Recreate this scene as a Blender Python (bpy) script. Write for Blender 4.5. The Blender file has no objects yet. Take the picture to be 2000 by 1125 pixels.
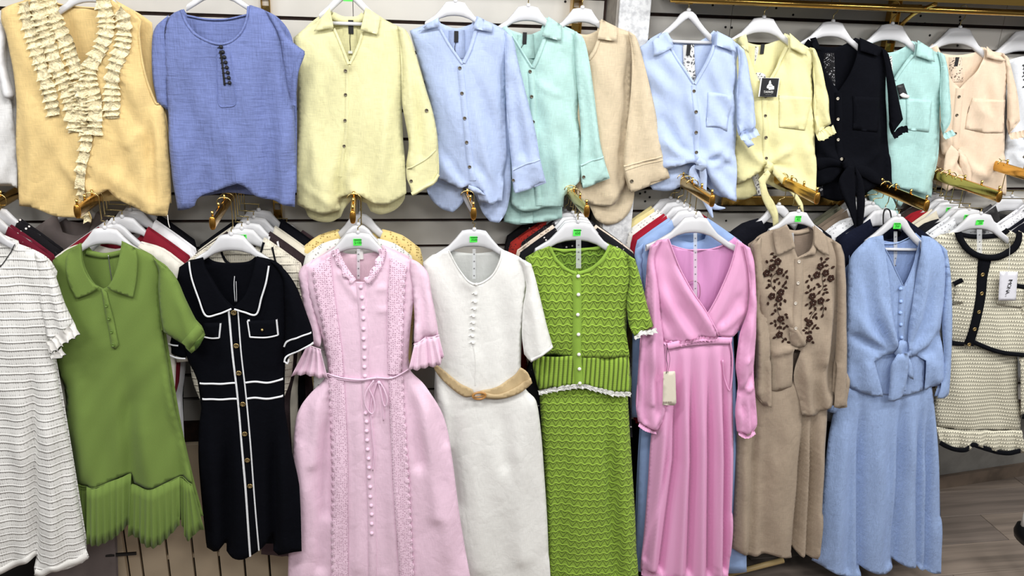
import bpy, bmesh, math, random
import numpy as np
from mathutils import Vector, Matrix
from mathutils.geometry import delaunay_2d_cdt
random.seed(5)
sc = bpy.context.scene
COL = sc.collection
# ------------------------------------------------------------------ camera, light, exposure
D, H = 2.8, 2.2                      # camera distance from the slat wall and height above the floor (m)
FPX = 1600.0
TH, PS, RO = math.radians(19.5), math.radians(9.9), math.radians(2.27)
_f = np.array([math.sin(PS)*math.cos(TH), math.cos(PS)*math.cos(TH), -math.sin(TH)])
_r = np.array([math.cos(PS), -math.sin(PS), 0.0]); _u = np.cross(_r, _f)
_r, _u = (math.cos(RO)*_r+math.sin(RO)*_u), (-math.sin(RO)*_r+math.cos(RO)*_u)
cd = bpy.data.cameras.new('camera'); cam = bpy.data.objects.new('camera', cd); COL.objects.link(cam)
cd.sensor_fit = 'HORIZONTAL'; cd.sensor_width = 36; cd.lens = 36*FPX/2000; cd.clip_start = .05
m = Matrix.Identity(4)
for i in range(3):
    m[i][0], m[i][1], m[i][2] = _r[i], _u[i], -_f[i]
m[0][3], m[1][3], m[2][3] = 0, -D, H
cam.matrix_world = m; sc.camera = cam
sc.view_settings.view_transform = 'Standard'; sc.view_settings.look = 'None'
sc.view_settings.gamma = 1; sc.view_settings.use_curve_mapping = False
sc.view_settings.exposure = 0.0
w = bpy.data.worlds.new('world'); sc.world = w; w.use_nodes = True
w.node_tree.nodes['Background'].inputs[0].default_value = (.95, .97, 1, 1)
w.node_tree.nodes['Background'].inputs[1].default_value = .15
def area(x, y, z, sx, sy, power, col=(1, .985, .96)):
    l = bpy.data.lights.new('ceiling_panel_light', 'AREA'); l.shape = 'RECTANGLE'; l.size = sx; l.size_y = sy
    l.energy = power; l.color = col
    o = bpy.data.objects.new('ceiling_panel_light', l); COL.objects.link(o); o.location = (x, y, z)
    d = Vector((0, .42, -1)); o.rotation_euler = d.to_track_quat('-Z', 'Y').to_euler()
for x in (-2.1, -.1, 1.9, 3.7):
    area(x, -1.6, 3.2, 1.2, .3, 36)
for x in (-1.6, .9, 3.2):
    area(x, -3.4, 3.25, 1.2, .5, 33)
# ------------------------------------------------------------------ pixel rays -> points on planes in the room
def W(px, py, Y, k=0.0, xc=0.0):
    """where the sight line through px,py meets the upright plane y = Y - k (x - xc)"""
    px = np.asarray(px, float); py = np.asarray(py, float)
    a = (px-1000)/FPX; b = -(py-562.5)/FPX
    dx = _r[0]*a+_u[0]*b+_f[0]; dy = _r[1]*a+_u[1]*b+_f[1]; dz = _r[2]*a+_u[2]*b+_f[2]
    t = (D+Y+k*xc)/(dy+k*dx)
    return np.stack([dx*t, dy*t-D, H+dz*t], -1)
def WV(px, py, Y): return Vector(W(px, py, Y))
# ------------------------------------------------------------------ objects
def tag(o, label=None, cat=None, group=None, kind=None):
    if label: o['label'] = label
    if cat: o['category'] = cat
    if group: o['group'] = group
    if kind: o['kind'] = kind
    return o
def thing(name, label, cat, loc, group=None):
    o = bpy.data.objects.new(name, None); COL.objects.link(o); o.location = Vector(loc); o.empty_display_size = .05
    return tag(o, label, cat, group)
def link(name, me, mat, parent, smooth=True):
    o = bpy.data.objects.new(name, me); COL.objects.link(o)
    if mat and not me.materials: me.materials.append(mat)
    if parent: o.parent = parent
    if smooth: me.polygons.foreach_set('use_smooth', [True]*len(me.polygons))
    return o
def org(parent):
    return np.array(parent.location) if parent is not None else np.zeros(3)
def mesh(name, V, F, mat, parent, smooth=True, uv=None, label=None):
    V = np.asarray(V, float)-wo(parent)
    me = bpy.data.meshes.new(name); me.from_pydata([tuple(v) for v in V], [], F)
    if uv is not None:
        l = me.uv_layers.new(name='UVMap'); li = np.empty(len(me.loops), int); me.loops.foreach_get('vertex_index', li)
        l.data.foreach_set('uv', np.asarray(uv)[li].ravel())
    o = link(name, me, mat, parent, smooth)
    if label: o['label'] = label
    return o
def wo(parent):
    s = np.zeros(3)
    while parent is not None:
        s = s+np.array(parent.location); parent = parent.parent
    return s
def box(name, lo, hi, mat, parent=None, bev=0.0, label=None):
    bm = bmesh.new(); bmesh.ops.create_cube(bm, size=1)
    lo, hi = Vector(lo), Vector(hi); o0 = Vector(wo(parent))
    for v in bm.verts: v.co = Vector([lo[i]+(v.co[i]+.5)*(hi[i]-lo[i]) for i in range(3)])-o0
    if bev: bmesh.ops.bevel(bm, geom=list(bm.edges), offset=bev, segments=2, affect='EDGES', profile=.6)
    me = bpy.data.meshes.new(name); bm.to_mesh(me); bm.free()
    o = link(name, me, mat, parent, False)
    if label: o['label'] = label
    return o
def catmull(P, n=6, closed=False):
    P = [np.array(p, float) for p in P]; out = []
    N = len(P)
    for i in range(N if closed else N-1):
        p0 = P[i-1] if (i or closed) else P[0]; p1 = P[i]; p2 = P[(i+1) % N]; p3 = P[(i+2) % N] if (closed or i+2 < N) else P[-1]
        for j in range(n):
            t = j/n
            out.append(.5*((2*p1)+(-p0+p2)*t+(2*p0-5*p1+4*p2-p3)*t*t+(-p0+3*p1-3*p2+p3)*t**3))
    if not closed: out.append(P[-1])
    return out
def tube(name, pts, r, mat, parent, n=6, closed=False, label=None, flat=1.0, fax=None):
    P = [Vector(p) for p in pts]; N = len(P); V = []; F = []
    up = Vector((0, 1, 0)); pn = None
    for i, p in enumerate(P):
        a = P[(i-1) % N] if (i or closed) else P[0]; b = P[(i+1) % N] if (closed or i < N-1) else P[-1]
        t = (b-a).normalized() if (b-a).length > 1e-9 else Vector((0, 0, 1))
        s = t.cross(up if pn is None else pn)
        if s.length < 1e-4: s = t.cross(Vector((1, 0, 0)))
        s.normalize(); q = s.cross(t).normalized(); pn = q
        rr = r[i] if isinstance(r, (list, tuple)) else r
        for j in range(n):
            an = 2*math.pi*j/n; V.append(p+s*math.cos(an)*rr+q*math.sin(an)*rr*flat)
    M = N if closed else N-1
    for i in range(M):
        for j in range(n):
            a = i*n+j; b = i*n+(j+1) % n; c = ((i+1) % N)*n+(j+1) % n; d = ((i+1) % N)*n+j
            F.append((a, b, c, d))
    if not closed: F.append(tuple(range(n))[::-1]); F.append(tuple(range((N-1)*n, N*n)))
    return mesh(name, [tuple(v) for v in V], F, mat, parent, True, label=label)
_lathe = {}
def lathe_mesh(key, prof, n=14):
    """disc about the -Y axis: profile (radius, height towards the room)"""
    if key in _lathe: return _lathe[key]
    V = []; F = []
    for r, h in prof:
        for j in range(n):
            a = 2*math.pi*j/n; V.append((r*math.cos(a), -h, r*math.sin(a)))
    for i in range(len(prof)-1):
        for j in range(n):
            F.append((i*n+j, i*n+(j+1) % n, (i+1)*n+(j+1) % n, (i+1)*n+j))
    F.append(tuple(range((len(prof)-1)*n, len(prof)*n)))
    me = bpy.data.meshes.new(key); me.from_pydata(V, [], F); me.polygons.foreach_set('use_smooth', [True]*len(F)); _lathe[key] = me
    return me
def place(name, me, mat, parent, pos, rot=0, s=1.0, label=None, sx=None):
    if not me.materials: me.materials.append(mat)
    o = bpy.data.objects.new(name, me); COL.objects.link(o); o.parent = parent
    o.location = Vector(pos)-Vector(wo(parent)); o.rotation_euler = (0, rot, 0); o.scale = (sx or s, s, s)
    if label: o['label'] = label
    return o
# ------------------------------------------------------------------ node maths
class N:
    nt = None
    def __init__(s, o): s.o = o
    @staticmethod
    def m(op, *a):
        n = N.nt.nodes.new('ShaderNodeMath'); n.operation = op
        for i, x in enumerate(a):
            if isinstance(x, N): N.nt.links.new(x.o, n.inputs[i])
            else: n.inputs[i].default_value = x
        return N(n.outputs[0])
    def __add__(s, o): return N.m('ADD', s, o)
    __radd__ = __add__
    def __sub__(s, o): return N.m('SUBTRACT', s, o)
    def __rsub__(s, o): return N.m('SUBTRACT', o, s)
    def __mul__(s, o): return N.m('MULTIPLY', s, o)
    __rmul__ = __mul__
def fr(x): return N.m('FRACT', x)
def ab(x): return N.m('ABSOLUTE', x)
def sn(x): return N.m('SINE', x)
def lt(x, y): return N.m('LESS_THAN', x, y)
def gt(x, y): return N.m('GREATER_THAN', x, y)
def sst(x, a, b):
    n = N.nt.nodes.new('ShaderNodeMapRange'); n.interpolation_type = 'SMOOTHSTEP'
    N.nt.links.new(x.o, n.inputs[0]); n.inputs[1].default_value = a; n.inputs[2].default_value = b
    return N(n.outputs[0])
def noise(scale, sx=1, sy=1, detail=3, rough=.55, coord=None, dist=0):
    nt = N.nt; mp = nt.nodes.new('ShaderNodeMapping'); mp.inputs['Scale'].default_value = (sx, sy, 1)
    nt.links.new((coord or N.uv), mp.inputs[0]); n = nt.nodes.new('ShaderNodeTexNoise')
    n.inputs['Scale'].default_value = scale; n.inputs['Detail'].default_value = detail; n.inputs['Roughness'].default_value = rough
    n.inputs['Distortion'].default_value = dist
    nt.links.new(mp.outputs[0], n.inputs['Vector']); return N(n.outputs[0])
def voro(scale, feature='F1', out=0, rnd=1.0):
    nt = N.nt; n = nt.nodes.new('ShaderNodeTexVoronoi'); n.feature = feature; n.inputs['Scale'].default_value = scale
    n.inputs['Randomness'].default_value = rnd
    nt.links.new(N.uv, n.inputs['Vector']); return N(n.outputs[out])
def lin(c): return tuple(((x/255)/12.92 if x/255 <= .04045 else ((x/255+.055)/1.055)**2.4) for x in c)+(1,)
MC = {}
def base_mat(key, color, rough=.85, metal=0.0, spec=.3, sheen=0.0):
    m = bpy.data.materials.new(key); m.use_nodes = True; nt = m.node_tree; b = nt.nodes['Principled BSDF']
    b.inputs['Base Color'].default_value = lin(color); b.inputs['Roughness'].default_value = rough
    b.inputs['Metallic'].default_value = metal; b.inputs['Specular IOR Level'].default_value = spec
    b.inputs['Sheen Weight'].default_value = sheen
    N.nt = nt; tc = nt.nodes.new('ShaderNodeTexCoord'); N.uv = tc.outputs['UV']; N.obj = tc.outputs['Object']
    return m, nt, b
def mixc(fac, c1, c2):
    n = N.nt.nodes.new('ShaderNodeMix'); n.data_type = 'RGBA'
    if isinstance(fac, N): N.nt.links.new(fac.o, n.inputs[0])
    else: n.inputs[0].default_value = fac
    for i, c in ((6, c1), (7, c2)):
        if hasattr(c, 'links'): N.nt.links.new(c, n.inputs[i])
        else: n.inputs[i].default_value = lin(c)
    return n.outputs[2]
def bump(b, h, dist, st=1.0, prev=None):
    n = N.nt.nodes.new('ShaderNodeBump'); n.inputs['Strength'].default_value = st; n.inputs['Distance'].default_value = dist
    N.nt.links.new(h.o, n.inputs['Height'])
    if prev: N.nt.links.new(prev, n.inputs['Normal'])
    N.nt.links.new(n.outputs[0], b.inputs['Normal']); return n.outputs[0]
def tone(c, f): return tuple(min(255, max(0, x*f)) for x in c)
def fabric(kind, color, c2=None):
    key = kind+'_'+'_'.join(str(int(x)) for x in color)
    if key in MC: return MC[key]
    m, nt, b = base_mat('fabric_'+key, color, .9, 0, .15, .08)
    L = nt.links.new
    if kind in ('linen', 'cotton', 'gauze', 'crinkle'):
        wx = noise(1, 800, 30, 2, .6); wy = noise(1, 30, 700, 2, .6); wv = wx+wy
        cr = noise(20, 1.3, .8, 4, .6, dist=.5); cr2 = ab(noise(7, 1.3, .8, 3, .5, dist=.35)-.5)*1.6
        amp = {'linen': .055, 'cotton': .03, 'gauze': .08, 'crinkle': .06}[kind]
        L(mixc(sst(wv, .7, 1.3), tone(color, 1-amp), tone(color, 1+amp*.7)), b.inputs['Base Color'])
        p = bump(b, wv, .0006, .3)
        if kind == 'linen': p = bump(b, cr, .006, .4, p); bump(b, cr2, .014, .45, p)
        elif kind == 'cotton': p = bump(b, cr, .006, .4, p); bump(b, cr2, .013, .4, p)
        elif kind == 'gauze':
            g = noise(14, 9, .7, 3, .6); g2 = noise(10, 1.2, 10, 3, .6)
            p = bump(b, g, .006, .7, p); p = bump(b, g2, .005, .55, p); bump(b, cr2, .02, .35, p)
        else:
            g = noise(16, 6, 1.3, 4, .65, dist=1.5); p = bump(b, g, .005, .6, p); bump(b, cr, .006, .45, p)
    elif kind == 'jersey':
        b.inputs['Roughness'].default_value = .55; b.inputs['Specular IOR Level'].default_value = .4
        v = noise(6, 7, .25, 3, .5); bump(b, v, .012, .3)
    elif kind == 'plain':
        v = noise(30, 1, 1, 3, .6); bump(b, v, .006, .3)
    elif kind == 'polo':
        v = noise(1, 500, 500, 2); L(mixc(v, tone(color, .9), tone(color, 1.1)), b.inputs['Base Color']); bump(b, v, .0012, .35)
    elif kind == 'black':
        b.inputs['Sheen Weight'].default_value = 0; b.inputs['Specular IOR Level'].default_value = .06
        v = noise(1, 90, 700, 2); L(mixc(v, tone(color, .7), tone(color, 1.5)), b.inputs['Base Color']); p = bump(b, v, .001, .4); bump(b, noise(12), .015, .4, p)
    else:
        sep = nt.nodes.new('ShaderNodeSeparateXYZ'); L(N.uv, sep.inputs[0]); u, v = N(sep.outputs[0]), N(sep.outputs[1])
        wb = noise(5)*.02
        v = v+wb
        tau = 6.2832
        if kind == 'scallop':
            P, Q = .0285, .0305
            uu = u*(1/P); vv = v*(1/Q)+sn(uu*tau)*.09
            fv = fr(vv); tri = ab(fr(uu+.25)*2-1)          # 0 at crest centre
            ridge = 1-sst(ab(fv-.5)*-1+.5, .02, .13)
            z = ab(tri*.62+.18-fv)
            zig = (1-sst(z, .05, .13))*gt(fv, .14)*lt(fv, .84)
            dot = gt(fr(v*330), .35)
            arc = (1-sst(ab(fv-.80), .03, .07))*lt(tri, .42)*gt(fr(u*330), .4)
            ribs = sn(u*tau*230)*.5+.5
            hole = N.m('MAXIMUM', zig*dot, arc)
            col = mixc(ridge, tone(color, .95), tone(color, 1.13))
            col2 = mixc(hole*.9, col, tone(color, .22)); L(col2, b.inputs['Base Color'])
            p = bump(b, ridge, .004, .8); p = bump(b, hole*-1.0, .002, .6, p); bump(b, ribs, .0012, .4, p)
        elif kind == 'rib':
            rb = sn(u*tau*62)*.5+.5; st = sn(v*tau*260)*.5+.5
            col = mixc(sst(rb, .0, .4), tone(color, .55), tone(color, 1.08)); L(col, b.inputs['Base Color'])
            p = bump(b, rb, .006, .9); bump(b, st, .001, .6, p)
        elif kind == 'tweedknit':        # cream zigzag openwork
            zz = ab(fr(u*105)*2-1)*.45; fv = fr(v*66+zz)
            hole = (1-sst(ab(fv-.5), .10, .24))*gt(fr(u*105+.1), .22)
            L(mixc(hole*.75, color, (88, 86, 74)), b.inputs['Base Color'])
            p = bump(b, hole*-1.0, .004, .9); bump(b, sn(v*tau*66)*.5+.5, .004, .5, p)
        elif kind == 'waffle':           # white horizontally ribbed openwork
            fv = fr(v*38); rid = 1-sst(ab(fv-.5), .03, .16)
            h1 = (1-sst(ab(fr(v*76)-.5), .1, .28))*(1-sst(ab(fr(u*150)-.5), .12, .3))*sst(noise(24, 6, 1), .42, .55)
            h1 = h1*(1-rid)
            L(mixc(h1*.38, color, (150, 148, 142)), b.inputs['Base Color'])
            p = bump(b, rid, .0035, .8); p = bump(b, h1*-1.0, .0015, .5, p); bump(b, sn(u*tau*170)*.5+.5, .001, .5, p)
        elif kind == 'eyelet':
            d = voro(150, rnd=.35); hole = 1-sst(d, .2, .34)
            big = noise(60)
            L(mixc(hole*.62, tone(color, 1.02), c2 or tone(color, .5)), b.inputs['Base Color'])
            p = bump(b, hole*-1.0, .003, .8); bump(b, big, .003, .5, p)
        elif kind == 'lace':
            d = voro(85, 'DISTANCE_TO_EDGE', 0, 1.0); nn = noise(60, dist=2)
            hole = sst(d, .10, .2)*sst(nn, .45, .55)
            L(mixc(hole*.9, color, c2 or (60, 62, 60)), b.inputs['Base Color']); bump(b, hole*-1.0, .003, .8)
        elif kind == 'openwork':
            d = voro(110, rnd=.6); hole = 1-sst(d, .2, .32)
            L(mixc(hole*.8, color, c2 or tone(color, .25)), b.inputs['Base Color']); bump(b, hole*-1.0, .004, .9)
        elif kind == 'pearl':
            d = voro(42, rnd=.5); dot = 1-sst(d, .12, .17)
            L(mixc(dot, color, (235, 228, 225)), b.inputs['Base Color']); bump(b, dot, .004, .8)
        elif kind == 'crochet':
            nn = noise(75, dist=1.5, detail=4); L(mixc(sst(nn, .35, .6), tone(color, .86), tone(color, 1.05)), b.inputs['Base Color']); bump(b, nn, .008, 1.0)
    MC[key] = m
    return m
def solid(key, color, rough=.5, metal=0.0, spec=.5, nb=0.0, ns=40, trans=0.0, alpha=1.0, mottle=0.0, c2=None, stretch=(1, 1)):
    if key in MC: return MC[key]
    m, nt, b = base_mat(key, color, rough, metal, spec)
    n = noise(ns, stretch[0], stretch[1], 4, .55, coord=N.obj)
    if mottle: nt.links.new(mixc(sst(n, .35, .68), color, c2 or tone(color, 1-mottle)), b.inputs['Base Color'])
    if nb: bump(b, n, nb, .5)
    if alpha < 1: b.inputs['Alpha'].default_value = alpha
    MC[key] = m; return m
GOLD = solid('brass', (214, 172, 92), .16, 1.0, nb=.0006, ns=60)
GOLDP = solid('pale_brass_wire', (222, 200, 140), .22, 1.0)
GOLDA = solid('antique_gold_button', (205, 178, 120), .3, 1.0, nb=.002, ns=700)
HW = solid('white_hanger_plastic', (214, 215, 219), .35, spec=.5)
STK = solid('green_sticker', (85, 245, 85), .6)
INK = solid('sticker_ink', (20, 95, 25), .7)
BTN = solid('horn_button', (108, 98, 82), .3, mottle=.5, ns=300)
BTNL = solid('shell_button', (205, 196, 178), .15, mottle=.25, ns=300)
PEARL = solid('pearl', (240, 238, 232), .12, spec=.8)
LBL = solid('black_label', (18, 18, 20), .6)
WHT = solid('white_print', (235, 235, 232), .6)
# ------------------------------------------------------------------ cloth
def seg_dist(P, A, B):
    d = B-A; L2 = (d**2).sum(1)+1e-12
    best = np.full(len(P), 1e9); 
    for s in range(0, len(A), 64):
        a = A[s:s+64]; dd = d[s:s+64]; l = L2[s:s+64]
        t = np.clip(((P[:, None]-a[None])*dd[None]).sum(2)/l[None], 0, 1)
        q = a[None]+t[..., None]*dd[None]
        best = np.minimum(best, np.sqrt(((P[:, None]-q)**2).sum(2)).min(1))
    return best
def inside(P, poly):
    x, y = P[:, 0], P[:, 1]; c = np.zeros(len(P), bool)
    for i in range(len(poly)):
        x1, y1 = poly[i-1]; x2, y2 = poly[i]
        if y1 == y2: continue
        c ^= ((y1 > y) != (y2 > y)) & (x < (x2-x1)*(y-y1)/(y2-y1)+x1)
    return c
def smooth_outline(items, res, corner=38):
    pts = []; side = []; s = False
    for it in items:
        if isinstance(it, str): s = (it == 'S'); 
        else: pts.append(np.array(it[:2], float)); side.append(s)
    # a marker before point i applies to the edge leaving the previous point -> shift
    n = len(pts); out = []; so = []
    def is_corner(i):
        a = pts[i]-pts[i-1]; b = pts[(i+1) % n]-pts[i]
        la, lb = np.hypot(*a), np.hypot(*b)
        if la < 1e-6 or lb < 1e-6: return True
        return math.degrees(math.acos(max(-1, min(1, (a@b)/la/lb)))) > corner
    cor = [is_corner(i) for i in range(n)]
    for i in range(n):
        p1, p2 = pts[i], pts[(i+1) % n]
        p0 = 2*p1-p2 if cor[i] else pts[i-1]
        p3 = 2*p2-p1 if cor[(i+1) % n] else pts[(i+2) % n]
        L = np.hypot(*(p2-p1)); k = max(1, int(round(L/res)))
        # bounded tangents
        m1 = (p2-p0)/2; m2 = (p3-p1)/2
        for mm in (m1, m2):
            l = np.hypot(*mm)
            if l > L: mm *= L/l
        for j in range(k):
            t = j/k; h00 = 2*t**3-3*t**2+1; h10 = t**3-2*t**2+t; h01 = -2*t**3+3*t**2; h11 = t**3-t**2
            out.append(h00*p1+h10*m1+h01*p2+h11*m2); so.append(side[i])
    return np.array(out), so
BULGEK = .62
class Sheet:
    """a cloth surface: an upright plane plus relief towards the room"""
    def __init__(s, Y, k=0, xc=0, bulge=0, R=30, folds=(), wr=0, wseed=0, hem=None, on=None, lift=0, fn=None, wsc=1.0):
        s.Y, s.k, s.xc, s.bulge, s.R, s.folds, s.wr, s.hem, s.on, s.lift, s.fn = Y, k, xc, bulge, R, folds, wr, hem, on, lift, fn
        rg = np.random.RandomState(wseed+3); s.wv = []
        for i in range(9):
            an = rg.normal(0, .55); f = 2*math.pi/(rg.uniform(38, 130)*wsc)
            s.wv.append((f*math.cos(an), f*math.sin(an)*.8, rg.uniform(0, 6.28), rg.uniform(.4, 1)))
        s.A = s.B = None; s.res = 5
    def relief(s, P):
        d = np.zeros(len(P))
        if s.on is not None: d = s.on.relief(P)
        d = d+s.lift
        if s.A is not None and s.bulge:
            t = np.clip(seg_dist(P, s.A, s.B)/s.R, 0, 1); d = d+s.bulge*np.sqrt(np.maximum(0, 1-(1-t)**2))
        edge = 1.0
        if s.wr:
            x, y = P[:, 0], P[:, 1]; ww = np.zeros(len(P)); tx = x+9*np.sin(y/57.)+5*np.sin(x/31.)
            for a, b, ph, am in s.wv: ww += am*np.sin(a*tx+b*y+ph)
            d = d+s.wr*1.35*ww/2.2*edge
        if s.hem:
            for (y0, y1, am, per, ph) in s.hem:
                t = np.clip((P[:, 1]-y0)/(y1-y0), 0, 1); t = t*t*(3-2*t)
                xx = P[:, 0]+per*.22*np.sin(P[:, 0]/per*1.7+1)+4*np.sin(P[:, 1]/60.)
                q = np.sin(2*math.pi*xx/per+ph); d = d+am*t*(q+.25*np.sin(2*q+1))
        for fo in s.folds:
            pl = np.array(fo[0], float); wd, h = fo[1], fo[2]*1.45; asym = fo[3] if len(fo) > 3 else 0
            L = np.r_[0, np.cumsum(np.hypot(*np.diff(pl, axis=0).T))]; best = np.full(len(P), 1e9); tt = np.zeros(len(P)); sg = np.ones(len(P))
            for i in range(len(pl)-1):
                a = pl[i]; dd = pl[i+1]-a; l2 = dd@dd; t = np.clip(((P-a)@dd)/l2, 0, 1); q = a+t[:, None]*dd
                ds = np.hypot(*(P-q).T); b = ds < best; best = np.where(b, ds, best)
                tt = np.where(b, (L[i]+t*math.sqrt(l2))/L[-1], tt)
                cr = dd[0]*(P[:, 1]-a[1])-dd[1]*(P[:, 0]-a[0]); sg = np.where(b, np.sign(cr), sg)
            wdv = np.where(sg*asym > 0, max(wd*.5, s.res*1.15), max(wd, s.res*1.3)) if asym else max(wd, s.res*.9)
            tp = np.minimum(1, tt*2.5+.08) if pl[-1][1]-pl[0][1] > 60 else np.minimum(1, np.minimum(tt, 1-tt)*5+.15)
            d = d+h*np.exp(-(best/wdv)**2)*tp
        if s.fn: d = d+s.fn(P[:, 0], P[:, 1])
        return d
    def root(s):
        q = s
        while q.on is not None: q = q.on
        return q
    def pts(s, P, lift=0.0, rel=None):
        P = np.asarray(P, float).reshape(-1, 2); q = s.root()
        w = W(P[:, 0], P[:, 1], q.Y, q.k, q.xc); w[:, 1] -= (s.relief(P) if rel is None else rel)+lift
        return w
    def pt(s, x, y, lift=0.0): return s.pts([(x, y)], lift)[0]
class Garment:
    def __init__(s, name, label, cat, Y, bx, by, k=.08, group=None):
        s.Y, s.k = Y, k; p = W(bx, by, Y); s.xc = W(bx, 520 if by > 520 else 200, Y)[0]; Garment.last = s; s.o = thing(name, label, cat, p, group)
    def sheet(s, name, outline, mat, bulge=.012, R=28, res=7, double=False, on=None, lift=0.0, dy=0.0, thick=.0014, label=None, parent=None, backk=.5, **kw):
        bulge = bulge*BULGEK; sh = Sheet(s.Y-dy, s.k, s.xc, bulge, R*1.15, on=on, lift=lift, **kw); sh.res = res
        B, side = smooth_outline(outline, res)
        idx = [i for i in range(len(B)) if side[i]]
        if idx: sh.A = B[idx]; sh.B = B[[(i+1) % len(B) for i in idx]]
        elif bulge and not any(isinstance(i, str) for i in outline): sh.A = B; sh.B = np.roll(B, -1, 0)
        x0, y0 = B.min(0); x1, y1 = B.max(0); g = []
        h = res*.87; r = 0; y = y0+h*.5
        while y < y1:
            xs = np.arange(x0+(res*.5 if r % 2 else 0), x1, res); g.append(np.stack([xs, np.full(len(xs), y)], 1)); y += h; r += 1
        g = np.concatenate(g) if g else np.zeros((0, 2))
        if len(g):
            g = g[inside(g, B)]
            if len(g): g = g[seg_dist(g, B, np.roll(B, -1, 0)) > res*.45]
        A = np.concatenate([B, g]) if len(g) else B
        n = len(B)
        r_ = delaunay_2d_cdt([Vector(p) for p in A], [], [list(range(n))], 1, 1e-4, False)
        V2 = np.array([tuple(v) for v in r_[0]]); F = [tuple(f) for f in r_[2]]
        if F:
            ce = np.array([V2[list(f)].mean(0) for f in F]); ok = inside(ce, B); F = [f for f, q in zip(F, ok) if q]
        # make faces face the camera (image y runs down)
        if F:
            a, b, c = V2[F[0][0]], V2[F[0][1]], V2[F[0][2]]
            if ((b-a)[0]*(c-a)[1]-(b-a)[1]*(c-a)[0]) > 0: F = [f[::-1] for f in F]
        rel = sh.relief(V2); V = sh.pts(V2, rel=rel)
        q = sh.root(); pl = W(V2[:, 0], V2[:, 1], q.Y, q.k, q.xc); uv = np.stack([pl[:, 0]-s.xc, pl[:, 2]], 1)
        if double:
            Vb = pl.copy(); t = np.zeros(len(V2))
            if sh.A is not None: t = np.clip(seg_dist(V2, sh.A, sh.B)/sh.R, 0, 1)
            Vb[:, 1] += bulge*backk*np.sqrt(np.maximum(0, 1-(1-t)**2))+.001-sh.lift
            nv = len(V); F = F+[tuple(i+nv for i in f[::-1]) for f in F]; V = np.concatenate([V, Vb]); uv = np.concatenate([uv, uv])
        o = mesh(name, V, F, mat, parent or s.o, True, uv, label)
        if thick:
            md = o.modifiers.new('thickness', 'SOLIDIFY'); md.thickness = thick; md.offset = -1
        sh.obj = o
        return sh
    def ribbon(s, name, pts, wpx, on, mat, lift=.002, h=.0015, dense=6, label=None, closed=False, parent=None, wave=None, smooth=True):
        """a raised band laid along a path on the cloth; wpx may be a list"""
        P = catmull(pts, dense, closed) if smooth else [np.array(p, float) for p in pts]
        P = np.array(P); n = len(P); T = np.gradient(P, axis=0)
        T /= np.linalg.norm(T, axis=1)[:, None]+1e-9; Nn = np.stack([-T[:, 1], T[:, 0]], 1)
        wv = np.interp(np.linspace(0, 1, n), np.linspace(0, 1, len(wpx)), wpx) if isinstance(wpx, (list, tuple)) else np.full(n, wpx)
        rows = []; he = -.004 if lift < .006 else -.0006; hs = (he, h*.8, h, h*.8, he) if h else (0, 0, 0, 0, 0); eu = .47 if np.max(wpx) > 9 else .38; us = (-.5, -eu, 0, eu, .5)
        for u, hh in zip(us, hs):
            off = Nn*(wv*u)[:, None]
            if wave: 
                ph = np.arange(n)
                off = off+Nn*(wave[0]*np.sin(ph*wave[1])*(1 if u > 0 else 0)*abs(u)*2)[:, None]
            rows.append(on.pts(P+off, lift+hh))
        V = np.concatenate(rows); F = []
        for r in range(4):
            for i in range(n-1): F.append((r*n+i, r*n+i+1, (r+1)*n+i+1, (r+1)*n+i))
        q = on.root(); uvp = np.concatenate([P+Nn*(wv*u)[:, None] for u in us]); pl = W(uvp[:, 0], uvp[:, 1], q.Y, q.k, q.xc)
        return mesh(name, V, F, mat, parent or s.o, True, np.stack([pl[:, 0]-s.xc, pl[:, 2]], 1), label)
    def cord(s, name, pts, r, on, mat, lift=.004, dense=5, label=None, closed=False, parent=None, n=6):
        P = np.array(catmull(pts, dense, closed)); V = on.pts(P, lift)
        return tube(name, V, r, mat, parent or s.o, n, closed, label)
    def button(s, x, y, on, mat, r=.0062, kind='flat', lift=.002, name='button', label=None, rot=0, parent=None):
        pr = {'flat': [(r, 0), (r, .0016), (r*.9, .0024), (r*.72, .0024), (r*.62, .0015), (r*.15, .0015)],
              'dome': [(r*.9, -.001), (r, .001), (r*.92, .003), (r*.7, .0052), (r*.35, .0066), (r*.1, .007)],
              'ball': [(r*.3, -.001), (r*.8, .001), (r, .004), (r*.85, .0075), (r*.5, .0098), (r*.12, .0106)]}[kind]
        me = lathe_mesh('%s_%s_%d_%s' % (name, kind, int(r*1e5), mat.name), pr)
        return place(name, me, mat, parent or s.o, on.pt(x, y, lift), rot, label=label)
    def ruffle(s, name, pts, wpx, on, mat, amp=.008, per=9, lift=.003, edge=.35, label=None, parent=None, side=0, nrow=7, edging=None):
        """gathered frill following a path: both edges wander, the cloth ripples in depth"""
        P = np.array(catmull(pts, 12)); L = np.r_[0, np.cumsum(np.hypot(*np.diff(P, axis=0).T))]
        n = int(L[-1]/1.6)+2; t = np.linspace(0, L[-1], n); P = np.stack([np.interp(t, L, P[:, 0]), np.interp(t, L, P[:, 1])], 1)
        T = np.gradient(P, axis=0); T /= np.linalg.norm(T, axis=1)[:, None]; Nn = np.stack([-T[:, 1], T[:, 0]], 1)
        sd = P[0].sum(); ph = 2*math.pi*t/per+1.3*np.sin(t/19.+sd)+.9*np.sin(t/8.3+sd*2)+.5*np.sin(t/4.1)
        rows = []; pos = []
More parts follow.
